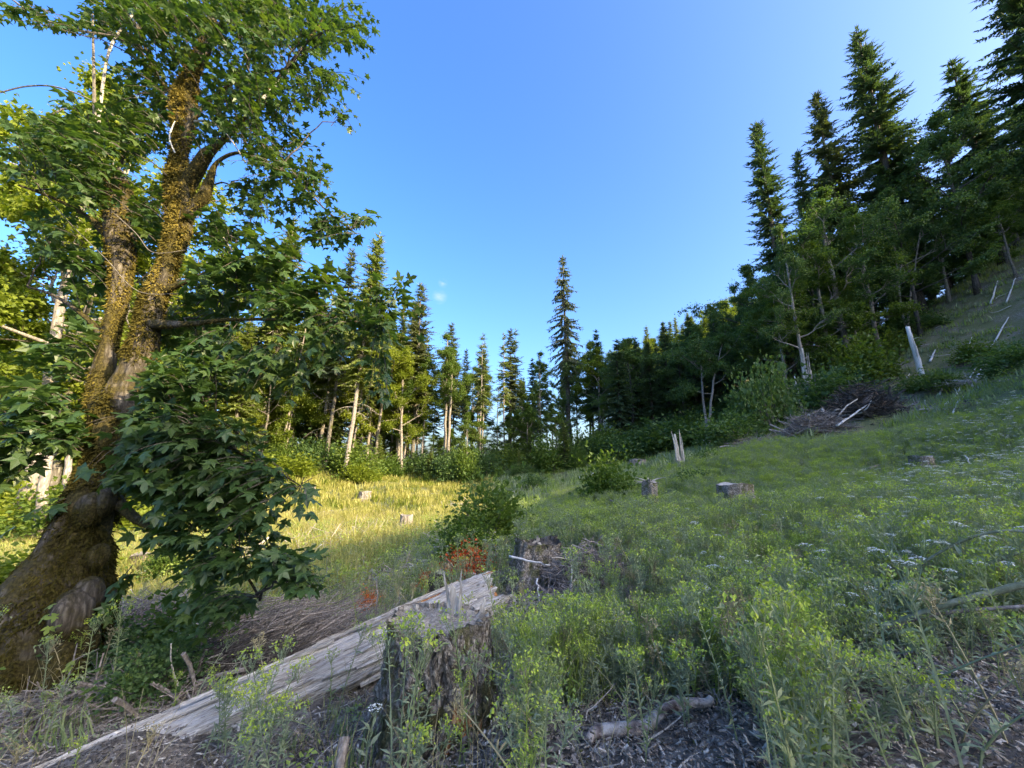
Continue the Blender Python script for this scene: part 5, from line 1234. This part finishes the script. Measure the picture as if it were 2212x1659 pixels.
for i, (u, Y, sz, nn, lb) in enumerate([(230, 4.3, (.9, .4, .14), 22, 'flat litter of grey sticks at the foot of the mossy trunk, nearest the camera'), (420, 4.3, (.7, .35, .12), 16, 'flat scatter of sticks between the log and the dark plants'), (420, 8.0, (1.3, .7, .22), 24, 'grey stick scatter in the shade behind the lowest maple leaves'),
    (860, 10.5, (1.3, .9, .16), 22, 'sticks strewn in the shaded hollow behind the red leaves'), (740, 9.5, (1.4, .8, .2), 22, 'grey sticks strewn in the shade below the sunlit meadow'), (2000, 20.5, (1.6, 1.0, .3), 14, 'bleached sticks below the slope right of the root heap'), (2120, 24, (2.2, 1.4, .3), 18, 'bleached sticks scattered high on the slope near the right edge'), (1160, 29, (2.5, 1.5, .2), 14, 'pale sticks strewn in the far middle meadow')]):
    p = ground_at(u, Y); heap('stick_scatter', lb, (p[0], p[1], p[2] + .02), sz, nn, nn * 7, (.3, 1.1) if Y < 15 else (.7, 2.0), mk='dead_wood' if Y > 7 else 'brush', seed=200 + i, smallr=.006 if Y < 15 else .012, cat='stick pile')
slope = [(2060,23,2090,26),(2068,21,2100,23),(2090,25,2140,28),(2100,24,2150,27.5),(2130,27,2180,29.5),(2150,28,2205,30),(2040,22,2080,25),(2110,20,2130,22.5),(2060,18.5,2076,20),(2030,25,2046,27),(2175,30,2210,31.5),(2140,31,2170,33),(2090,29,2110,30.5),(2010,30,2030,31.5),(1960,29,1972,30),(1935,25,1950,27),(1900,25,1915,27.5),(2020,26.5,2030,28.5)]
names = ['upper','middle','lower']
desc = ['long','short','bent','thin','thick','split']
for i, (u0, Y0, u1, Y1) in enumerate(slope):
    f_ = .55; u1 = u0 + (u1 - u0) * f_; Y1 = Y0 + (Y1 - Y0) * f_
    L_ = lying(f"{desc[i % 6]} white stick on the steep slope, {['under the white snag','right of the root heap','near the right edge'][0 if u0 < 2035 else (1 if u0 < 2105 else 2)]}", (u0, Y0, .12), (u1, Y1, .16), q.uniform(.035, .08), 'white_wood', 'slope_stick', 'stick', seed=50 + i)
    L_['group'] = 'bleached sticks on the steep slope'
for i, (x, y) in enumerate(spots_uv(60, 1050, 1500, 13, 36, 1.2, 21) + spots_uv(60, 1880, 2210, 20, 34, 1.2, 22) + spots_uv(50, 560, 1050, 10, 20, 1.0, 23)):
    l = q.uniform(.4, 1.6); a = q.uniform(0, 6.28)
    o = stick('fallen_stick', (x, y, gz(x, y) + .06), (cos(a), sin(a), q.uniform(-.1, .2)), l, q.choice(['white_wood', 'dead_wood', 'dead_wood']), None, 1.2, q)
    tag(o, 'small bleached stick lying loose in the grass of the clearing', 'stick', 'loose bleached sticks in the grass')
# bluish white torn leaves (pale wood shreds) by the round bush
x, y, z = ground_at(1455, 9.4)
t = thing('wood_shreds', 'fan of white wood shreds in the weeds between round bush and near field', 'wood piece', (x, y, z))
for k in range(9):
    a = -.9 + k * .22; b = MB(); d = np.array([sin(a), -.2, .25 + .8 * cos(a)]) * q.uniform(.2, .34); b.tube([[0, 0, .12], np.array([0, 0, .12]) + d * .6, np.array([0, 0, .1]) + d], [.02, .028, .006], 5, r=q.random()); b.build('shred', M['white_wood'], t)
# ------------------------------------------------------------------ ground cover (nobody could count it)
PROTO = {}
def proto_obj(name, mb, mats):
    o = mb.build(name, mats); COL.objects.unlink(o); return o
def weed(seed, H=.62, bud='bud', leafm='weed', nleaf=46, head=True, hw=.09, nb=26, bend=.07):
    q = np.random.default_rng(seed); b = MB(); n = 6; s_ = np.linspace(0, 1, n)
    lean = q.normal(0, bend, 2)
    P_ = np.stack([lean[0] * s_ ** 1.5, lean[1] * s_ ** 1.5, s_ * H], -1); b.tube(P_, np.linspace(.0058, .0028, n), 3, r=.85, m=0, cap=False)
    t = q.uniform(.12, .95, nleaf); p = np.stack([np.interp(t, s_, P_[:, i]) for i in range(3)], -1)
    a = q.uniform(0, 6.28, nleaf); D = np.stack([np.cos(a), np.sin(a), q.uniform(.0, 1.1, nleaf)], -1)
    l = q.uniform(.04, .085, nleaf) * (1.15 - .5 * t)
    V, F = scatter(LEAFQ, KITEF, p, basis(D, spin=q.normal(0, .6, nleaf)), np.stack([l * .22, l, l], -1)); b.add(V, Q=F, r=q.uniform(0, 1, nleaf), m=0)
    if head:
        top = P_[-1]
        for k in range(9):
            a = k * .7 + q.uniform(0, .3); e = top + np.array([cos(a) * hw * q.uniform(.35, 1), sin(a) * hw * q.uniform(.35, 1), q.uniform(.0, .055)])
            st_ = np.array([top[0], top[1], H * q.uniform(.80, .93)]); b.tube([st_, (st_ + e) / 2 + [0, 0, -.008], e], [.0022, .0018, .001], 3, r=.6, m=0, cap=False)
            m_ = nb // 5; c = e + q.normal(0, .012, (m_, 3)); D = q.normal(0, .5, (m_, 3)) + [0, 0, .7]; l = q.uniform(.012, .022, m_)
            V, F = scatter(LEAFQ, KITEF, c, basis(D), np.stack([l * .9, l, l], -1)); b.add(V, Q=F, r=q.uniform(0, 1, m_), m=1)
            # small leaves under the head
            c = e + q.normal(0, .02, (3, 3)) - [0, 0, .03]; D = q.normal(0, .6, (3, 3)) + [0, 0, .5]; l = q.uniform(.025, .045, 3)
            V, F = scatter(LEAFQ, KITEF, c, basis(D), np.stack([l * .4, l, l], -1)); b.add(V, Q=F, r=q.uniform(.3, 1, 3), m=0)
    return b, [M[leafm], M[bud]]
def umbel(seed, H=.6, w=.05):
    q = np.random.default_rng(seed); b = MB(); s_ = np.linspace(0, 1, 6); lean = q.normal(0, .08, 2)
    P_ = np.stack([lean[0] * s_ ** 1.5, lean[1] * s_ ** 1.5, s_ * H], -1); b.tube(P_, np.linspace(.004, .002, 6), 3, r=.4, m=0, cap=False)
    n = 14; t = q.uniform(.1, .8, n); p = np.stack([np.interp(t, s_, P_[:, i]) for i in range(3)], -1); a = q.uniform(0, 6.28, n); D = np.stack([np.cos(a), np.sin(a), q.uniform(.2, 1, n)], -1); l = q.uniform(.05, .11, n)
    V, F = scatter(LEAFQ, KITEF, p, basis(D, spin=q.normal(0, .5, n)), np.stack([l * .3, l, l], -1)); b.add(V, Q=F, r=q.uniform(0, 1, n), m=0)
    for k in range(10):
        a = k * .63; e = P_[-1] + [cos(a) * w * .8, sin(a) * w * .8, .02]; b.tube([P_[-1] - [0, 0, .02], e], [.0012, .0008], 3, r=.5, m=0, cap=False)
    n = 46; a = q.uniform(0, 6.28, n); r = w * np.sqrt(q.random(n)); c = P_[-1] + np.stack([np.cos(a) * r, np.sin(a) * r, .022 + .012 * (1 - (r / w) ** 2) + q.normal(0, .002, n)], -1)
    D = q.normal(0, 1, (n, 3)); D[:, 2] *= .25; l = q.uniform(.009, .015, n); V, F = scatter(LEAFQ, KITEF, c - D / np.linalg.norm(D, axis=1)[:, None] * .006, basis(D), np.stack([l, l, l], -1)); b.add(V, Q=F, r=q.uniform(0, 1, n), m=1)
    return b, [M['weed'], M['white']]
def tuft(seed, H=.3, n=34, spread=.10, m='grass_cool', w=.007):
    q = np.random.default_rng(seed); b = MB(); a = q.uniform(0, 6.28, n); h = H * q.uniform(.45, 1.1, n); out = q.uniform(.1, .6, n) * h; base = q.normal(0, spread, (n, 2))
    V = []; F = []; R_ = []
    for i in range(n):
        d = np.array([cos(a[i]), sin(a[i])]); s_ = np.array([-d[1], d[0]]) * w * q.uniform(.6, 1.4)
        k = len(V)
        for f, ww in ((0, 1), (.55, .8)):
            c = base[i] + d * out[i] * f ** 2; z = h[i] * f; V += [[*(c - s_ * ww), z], [*(c + s_ * ww), z]]
        c = base[i] + d * out[i]; V.append([*c, h[i] * .96]); F += [[k, k + 1, k + 3], [k, k + 3, k + 2], [k + 2, k + 3, k + 4]]; R_ += [q.random()] * 3
    b.add(V, F, r=R_); return b, [M[m]]
def straw(seed, H=.5, n=5):
    q = np.random.default_rng(seed); b = MB()
    for i in range(n):
        d = q.normal(0, .16, 2); s_ = np.linspace(0, 1, 4); o = q.normal(0, .05, 2); h = H * q.uniform(.6, 1.1)
        b.tube(np.stack([o[0] + d[0] * s_ ** 1.6, o[1] + d[1] * s_ ** 1.6, s_ * h], -1), np.linspace(.0028, .0014, 4), 3, r=q.random(), cap=False)
    return b, [M['straw']]
def lowleaf(seed, n=30, m='weed_bright', s=.06, sp=.12, h=.16):
    q = np.random.default_rng(seed); b = MB(); p = np.stack([q.normal(0, sp, n), q.normal(0, sp, n), q.uniform(.02, h, n)], -1); D = q.normal(0, 1, (n, 3)); D[:, 2] = np.abs(D[:, 2]) * .5; l = q.uniform(.5, 1.3, n) * s
    V, F = scatter(LEAFQ, KITEF, p, basis(D, spin=q.normal(0, .5, n)), np.stack([l * .8, l, l], -1)); b.add(V, Q=F, r=q.uniform(0, 1, n)); return b, [M[m]]
def chips(seed, n=26, m='brush', sp=.16, s=.035):
    q = np.random.default_rng(seed); b = MB()
    for i in range(n):
        c = np.array([q.normal(0, sp), q.normal(0, sp), q.uniform(.002, .02)]); a = q.uniform(0, 6.28); l = s * q.uniform(.3, 1.8); w = l * q.uniform(.15, .6); tz = q.normal(0, .35)
        u_ = np.array([cos(a), sin(a), tz]) * l * .5; v_ = np.array([-sin(a), cos(a), q.normal(0, .3)]) * w * .5; t_ = np.array([0, 0, .006])
        V = [c - u_ - v_, c + u_ - v_ * .6, c + u_ * .9 + v_, c - u_ + v_ * .8]; V += [x + t_ for x in V]
        b.add(V, Q=[[4, 5, 6, 7], [0, 1, 5, 4], [1, 2, 6, 5], [2, 3, 7, 6], [3, 0, 4, 7]], r=q.random())
    return b, [M[m]]

def field(name, protos, pts, scales, label, cat, seed, tilt=.12):
    """one object of ground cover: points on the ground, each carrying one of the plants"""
    q = np.random.default_rng(seed); n = len(pts)
    me = bpy.data.meshes.new(name); me.vertices.add(n); me.vertices.foreach_set('co', np.asarray(pts, np.float32).ravel()); me.update()
    def attr(nm, ty, val, key):
        a = me.attributes.new(nm, ty, 'POINT'); a.data.foreach_set(key, val)
    attr('pick', 'INT', q.integers(0, len(protos), n).astype(np.int32), 'value')
    attr('turn', 'FLOAT_VECTOR', np.stack([q.normal(0, tilt, n), q.normal(0, tilt, n), q.uniform(0, 6.28, n)], -1).astype(np.float32).ravel(), 'vector')
    attr('size', 'FLOAT', (np.asarray(scales) * np.ones(n)).astype(np.float32), 'value')
    o = link(name, me); tag(o, label, cat, kind='stuff')
    col = bpy.data.collections.new(name + '_kinds')
    for p in protos: col.objects.link(p)
    ng = bpy.data.node_groups.new(name, 'GeometryNodeTree')
    ng.interface.new_socket('Geometry', in_out='INPUT', socket_type='NodeSocketGeometry'); ng.interface.new_socket('Geometry', in_out='OUTPUT', socket_type='NodeSocketGeometry')
    N, L = ng.nodes, ng.links
    gi = N.new('NodeGroupInput'); go = N.new('NodeGroupOutput'); ip = N.new('GeometryNodeInstanceOnPoints'); ci = N.new('GeometryNodeCollectionInfo')
    ci.inputs['Collection'].default_value = col; ci.inputs['Separate Children'].default_value = True; ci.inputs['Reset Children'].default_value = True
    def na(nm, ty):
        k = N.new('GeometryNodeInputNamedAttribute'); k.data_type = ty; k.inputs['Name'].default_value = nm; return k.outputs['Attribute']
    L.new(gi.outputs[0], ip.inputs['Points']); L.new(ci.outputs[0], ip.inputs['Instance']); ip.inputs['Pick Instance'].default_value = True
    L.new(na('pick', 'INT'), ip.inputs['Instance Index'])
    er = N.new('FunctionNodeEulerToRotation'); L.new(na('turn', 'FLOAT_VECTOR'), er.inputs[0]); L.new(er.outputs[0], ip.inputs['Rotation'])
    L.new(na('size', 'FLOAT'), ip.inputs['Scale'])
    L.new(ip.outputs[0], go.inputs[0])
    md = o.modifiers.new('plants', 'NODES'); md.node_group = ng
    return o

# where the logs, stumps and bare soil are
def seg_d(x, y, a, b):
    d = np.array(b[:2]) - np.array(a[:2]); t = np.clip(((x - a[0]) * d[0] + (y - a[1]) * d[1]) / (d @ d), 0, 1)
    return np.hypot(x - a[0] - t * d[0], y - a[1] - t * d[1])
ob = [(ground_at(1408, 10.6)[0], 10.6, .5), (ground_at(1170, 5.7)[0], 5.7, .55), (ground_at(1190, 4.9)[0], 4.9, .35), (ground_at(1870, 19)[0], 19, 1.2), (stump_xy[0], stump_xy[1], .42), (stump2_xy[0], stump2_xy[1], .45), (mx0, my0, .7), (ground_at(1265, 6.0)[0], 6.0, .62), (ground_at(1150, 6.3)[0], 6.2, .4), (ground_at(1597, 9.6)[0], 9.45, .42), (ground_at(640, 5.8)[0], 5.8, 1.0), (ground_at(590, 5.0)[0], 5.0, .8), (ground_at(500, 5.0)[0], 5.0, .8), (ground_at(640, 4.6)[0], 4.6, .5), (ground_at(300, 7.4)[0], 7.4, 1.2), (ground_at(300, 6.2)[0], 6.2, .9), (ground_at(1870, 21.5)[0], 21.5, 1.9), (ground_at(1770, 20.5)[0], 20.5, 1.4), (ground_at(1408, 11.2)[0], 11.2, .2)]
def uv_of(x, y, z):
    zc = y * CT + (z - EYE) * ST
    return 1106 + FPX * x / zc
def sample(n, Y0, Y1, seed, umin=-120, umax=2330, dens=None, power=1.0, logd=.30):
    """points over the ground between two distances, thinned by a density function of place"""
    q = np.random.default_rng(seed); P_ = []
    while sum(len(p) for p in P_) < n:
        m = n * 2; Y = np.sqrt(q.uniform(Y0 ** 2, Y1 ** 2, m)) if power == 1.0 else Y0 * (Y1 / Y0) ** q.random(m)
        x = q.uniform(-1.45, 1.45, m) * Y; z = height(x, Y); u = uv_of(x, Y, z)
        k = (u > umin) & (u < umax)
        if dens is not None: k &= q.random(m) < dens(x, Y, u)
        k &= seg_d(x, Y, log_a, log_b) > logd
        for ox, oy, r in ob: k &= np.hypot(x - ox, Y - oy) > r
        P_.append(np.stack([x[k], Y[k], z[k]], -1))
        if len(P_) > 60: break
    return np.vstack(P_)[:n]
def sstep(a, b, x):
    t = np.clip((x - a) / (b - a), 0, 1); return t * t * (3 - 2 * t)
def open_front(x, y, u):     # thin growth in front of the crooked branch and the leaning canes
    return 1 - .985 * ((u > 1180) & (u < 1680) & (y < 2.9)) - .8 * ((u > 1840) & (y < 2.8))
def lush(x, y):     # patchiness
    return noise2(x / 1.3 + 3, y / 1.3, 7) * .6 + noise2(x / .45, y / .45, 8) * .4
def right_of(x, y):     # 1 on the weedy slope right of the log and stumps
    return sstep(-.1, .9, x - (-.35 + .14 * (y - 3)))

W1 = [proto_obj(f'weed_kind_{k}', *weed(200 + k, H=.50 + .04 * k, nleaf=44, bud='bud' if k % 3 else 'weed_bright', leafm='weed' if k % 2 else 'grass_cool')) for k in range(6)] + [proto_obj(f'dry_weed_{k}', *weed(212 + k, H=.45, nleaf=16, bud='straw', leafm='straw', hw=.05, nb=14, bend=.18)) for k in range(2)] + [proto_obj(f'leaning_weed_{k}', *weed(215 + k, H=.5, nleaf=50, bend=.28, bud='weed_bright')) for k in range(2)] + [proto_obj('leafy_stem', *weed(218, H=.34, nleaf=80, head=False))]
W2 = [proto_obj(f'bright_weed_kind_{k}', *weed(220 + k, H=.5 + .05 * k, leafm='weed_bright', nleaf=30)) for k in range(4)]
WS = [proto_obj(f'simple_weed_kind_{k}', *weed(240 + k, H=.5 + .04 * k, nleaf=14, head=True, nb=10, leafm='weed', bud='weed_bright')) for k in range(3)]
U1 = [proto_obj(f'umbel_kind_{k}', *umbel(260 + k, .5 + .05 * k, .030 + .007 * k)) for k in range(4)]
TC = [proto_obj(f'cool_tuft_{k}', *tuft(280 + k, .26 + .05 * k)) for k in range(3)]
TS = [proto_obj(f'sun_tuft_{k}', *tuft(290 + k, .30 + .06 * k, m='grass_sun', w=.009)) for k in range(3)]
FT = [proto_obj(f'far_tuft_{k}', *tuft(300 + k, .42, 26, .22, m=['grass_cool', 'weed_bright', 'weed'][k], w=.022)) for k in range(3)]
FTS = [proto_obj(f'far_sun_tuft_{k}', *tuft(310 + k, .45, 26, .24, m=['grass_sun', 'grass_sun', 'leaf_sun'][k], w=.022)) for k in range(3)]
ST1 = [proto_obj(f'straw_kind_{k}', *straw(320 + k)) for k in range(3)]
LL = [proto_obj(f'low_leaf_{k}', *lowleaf(330 + k, m=['weed_bright', 'weed', 'grass_cool'][k])) for k in range(3)]
CH = [proto_obj(f'chip_patch_{k}', *chips(340 + k, m=['brush', 'dead_wood', 'bark_dark', 'brush', 'bark', 'dead_wood'][k], n=[26, 20, 30, 26, 16, 7][k])) for k in range(6)]
HB = [proto_obj(f'herb_clump_{k}', *lowleaf(350 + k, n=60, m=['weed_bright', 'weed', 'weed_bright'][k], s=.05, sp=.14, h=.5)) for k in range(3)]

def bare(x, y):     # the strip of open soil before the stumps
    u = uv_of(x, y, 0 * x)
    return np.exp(-((x - .55 - .10 * (y - 3)) / .38) ** 2) * sstep(7, 5, y) + .8 * np.exp(-(((x - 2.5) / .35) ** 2 + ((y - 3.2) / .8) ** 2)) + np.exp(-((x - 3.4) ** 2 / 1.2 + (y - 6.1) ** 2 / .3))
d_weed = lambda x, y, u: open_front(x, y, u) * (1 - .70 * sstep(.45, .0, x) * sstep(4.6, 3.0, y)) * (1 - .1 * sstep(5.5, 3.2, y)) * np.clip(right_of(x, y) * (.25 + 1.1 * lush(x, y)) * (1 - .85 * np.clip(bare(x, y), 0, 1)) + .10 * (1 - right_of(x, y)), 0, 1)
p = sample(2900, 1.6, 8.5, 1, dens=d_weed); field('weeds', W1, p, np.random.default_rng(1).uniform(.6, 1.25, len(p)), 'grey green flowering weeds growing over the near ground', 'weeds', 1)
p = sample(650, 2.3, 10, 2, dens=lambda x, y, u: d_weed(x, y, u) * sstep(.35, .75, noise2(x / 1.9, y / 1.9, 91))); field('yellow_green_weeds', W2, p, np.random.default_rng(2).uniform(.5, 1.0, len(p)), 'yellow green budding weeds among the grey green ones', 'weeds', 2)
p = sample(8200, 7.0, 21, 3, dens=lambda x, y, u: (y < 21 - 5.2 * sstep(1350, 2050, u)) * np.clip(sstep(0, 2.5, x - (-.6 + .16 * (y - 7))) * (.06 + 1.9 * sstep(.28, .75, lush(x, y))), 0, 1)); field('field_weeds', WS + W2[:2], p, np.random.default_rng(3).uniform(.7, 1.25, len(p)), 'green weeds covering the right hand field', 'weeds', 3)
p = sample(620, 1.75, 3.8, 31, dens=lambda x, y, u: open_front(x, y, u) * (u > 1120) * (1 - .8 * (u > 1800)) * (.3 + .8 * lush(x, y))); field('bottom_weeds', W1 + W2, p, np.random.default_rng(31).uniform(.55, 1.0, len(p)), 'pale green weeds along the bottom of the slope, nearest the camera', 'weeds', 31)
d_um = lambda x, y, u: sstep(1350, 2100, u) * sstep(.25, .7, noise2(x / .9, y / .9, 95)) + .04 * (u > 900)
p = sample(950, 2.6, 10, 4, dens=d_um); field('white_flowers', U1, p, np.random.default_rng(4).uniform(.6, 1.15, len(p)), 'flat white flower heads standing above the weeds', 'flowers', 4)
p = sample(420, 5, 14, 41, umin=1850, dens=lambda x, y, u: sstep(1850, 2150, u)); field('far_white_flowers', U1, p, np.random.default_rng(41).uniform(.9, 1.5, len(p)), 'white flower heads at the right edge of the field', 'flowers', 41)
p = sample(1200, 2.1, 9, 5, dens=lambda x, y, u: open_front(x, y, u) * (.25 + .6 * lush(x, y) - .3 * np.clip(bare(x, y), 0, 1)) * (1 - .5 * sstep(5, 3, y))); field('low_grass', TC + LL, p, np.random.default_rng(5).uniform(.3, .75, len(p)), 'low grass and leaves between the weeds', 'grass', 5)
p = sample(4200, 1.5, 8, 6, dens=lambda x, y, u: .3 + .6 * (1 - lush(x, y)) + bare(x, y) * .4, logd=.2); field('wood_chip_litter', CH, p, np.random.default_rng(6).uniform(.25, .75, len(p)), 'bark chips and wood scraps on the bare soil', 'litter', 6, tilt=.1)
p = sample(1500, 1.5, 3.4, 61, dens=lambda x, y, u: 1.0 + 0 * x, logd=.2); field('near_wood_chip_litter', CH, p, np.random.default_rng(61).uniform(.25, .7, len(p)), 'bark chips and scraps on the soil nearest the camera', 'litter', 61, tilt=.15)
p = sample(1500, 8, 20, 7, dens=lambda x, y, u: .2 + .8 * (x < 1.0)); field('far_wood_chip_litter', CH, p, np.random.default_rng(7).uniform(1.2, 2.6, len(p)), 'wood scraps on the ground beyond the stumps', 'litter', 7, tilt=.1)
p = sample(700, 2.0, 9, 8, dens=lambda x, y, u: .3 + .5 * lush(x, y)); field('dry_stalks', ST1, p, np.random.default_rng(8).uniform(.4, 1.0, len(p)), 'dry straw coloured stalks', 'grass', 8, tilt=.3)
p = sample(5200, 7.5, 20, 9, dens=lambda x, y, u: .35 + .6 * lush(x, y)); field('middle_grass', TC + HB, p, np.random.default_rng(9).uniform(.7, 1.3, len(p)), 'green grass and herbs in the middle of the clearing', 'grass', 9)
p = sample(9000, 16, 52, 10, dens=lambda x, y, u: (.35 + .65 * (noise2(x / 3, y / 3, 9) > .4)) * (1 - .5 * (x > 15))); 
sunp = p[:, 0] < -1.5 + .0 * p[:, 1]  # left part takes the tufts with the sunlit tone in their colour
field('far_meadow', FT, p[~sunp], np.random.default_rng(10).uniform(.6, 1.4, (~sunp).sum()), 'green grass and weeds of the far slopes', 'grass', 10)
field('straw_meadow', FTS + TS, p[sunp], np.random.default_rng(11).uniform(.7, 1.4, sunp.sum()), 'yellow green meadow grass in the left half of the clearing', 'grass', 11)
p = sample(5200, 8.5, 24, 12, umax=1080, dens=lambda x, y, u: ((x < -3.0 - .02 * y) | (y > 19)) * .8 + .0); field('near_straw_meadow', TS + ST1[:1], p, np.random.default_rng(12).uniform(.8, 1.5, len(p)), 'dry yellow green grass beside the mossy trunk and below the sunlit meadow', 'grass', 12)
# loose twig litter
q = np.random.default_rng(14); b = MB(); pts = sample(1300, 2.0, 9, 14, dens=lambda x, y, u: .4 + .5 * (x < .8)); 
for c in pts:
    a = q.uniform(0, 6.28); l = q.uniform(.08, .4); d = np.array([cos(a), sin(a), q.normal(0, .12)]); s_ = np.linspace(-.5, .5, 4)[:, None]
    b.tube(c + [0, 0, .025] + d * s_ * l + q.normal(0, .02, 3) * (s_ * 2) ** 2, np.linspace(.0045, .002, 4) * q.uniform(.6, 1.6), 3, r=q.random(), cap=False)
tag(b.build('twig_litter', M['dead_wood']), 'thin dead twigs strewn on the near ground', 'litter', kind='stuff')
q = np.random.default_rng(15); b = MB(); pts = sample(1500, 8, 34, 15, dens=lambda x, y, u: .15 + .85 * ((x < 1.2) & (x > -12)), power=0)
for c in pts:
    a = q.uniform(0, 6.28); l = q.uniform(.25, 1.3); d = np.array([cos(a), sin(a) * .8, q.normal(0, .1)]); s_ = np.linspace(-.5, .5, 4)[:, None]
    b.tube(c + [0, 0, .08] + d * s_ * l + q.normal(0, .06, 3) * (s_ * 2) ** 2, np.linspace(.012, .005, 4) * q.uniform(.6, 1.8), 3, r=q.random(), cap=False)
tag(b.build('logging_slash', M['dead_wood']), 'scattered dead sticks and slash over the middle of the clearing', 'litter', kind='stuff')

# standout plants near the camera
lab = ['budding weed left of the near stump, first above the log', 'yellow green weed standing before the middle of the log', 'second yellow green weed before the log, lower than its neighbour', 'pair of budding stems in front of the log nearer the stump',
       'budding weed growing against the left side of the stump', 'short weed at the front foot of the stump', 'tall budding weed right of the stump', 'bushy yellow green weed right of the crooked branch tip',
       'bright weed with yellow buds in the lower right', 'wide budding weed above the crooked branch', 'bright yellow budded weed at the lower right corner', 'weed leaning at the bottom edge right of the crooked branch']
spots = [(562,3.25,1405),(470,3.3,1478),(530,3.0,1490),(590,2.9,1540),(860,2.7,1345),(905,2.65,1540),(1150,2.9,1450),(1650,2.55,1480),(1745,2.2,1480),(1480,2.5,1400),(1960,2.0,1560),(1700,2.2,1590)]
for i, (u, Y, vt) in enumerate(spots):
    x, y, z = ground_at(u, Y); H = max(.3, zfrom(vt, Y) - z)
    t = thing('budding_weed', lab[i], 'weed', (x, y, z), group='yellow green budding weeds near the camera'); kb, mats = weed(400 + i, H, nleaf=60, hw=.10, nb=44, leafm='weed')
    kb.build('stem_and_head', mats, t)
    for j in range(3):
        kb, mats = weed(430 + i * 3 + j, H * random.uniform(.75, 1.0), nleaf=40, hw=.08, nb=40, leafm='weed'); o = kb.build('side_stem', mats, t); o.location = (random.gauss(0, .07), random.gauss(0, .07), 0)
x, y, z = ground_at(788, 2.75); t = thing('white_flower', 'single large bluish white flower head low in front of the stump', 'flower', (x, y, z)); kb, mats = umbel(500, max(.15, zfrom(1525, 2.75) - z), .045); kb.build('stem_and_umbel', mats, t)
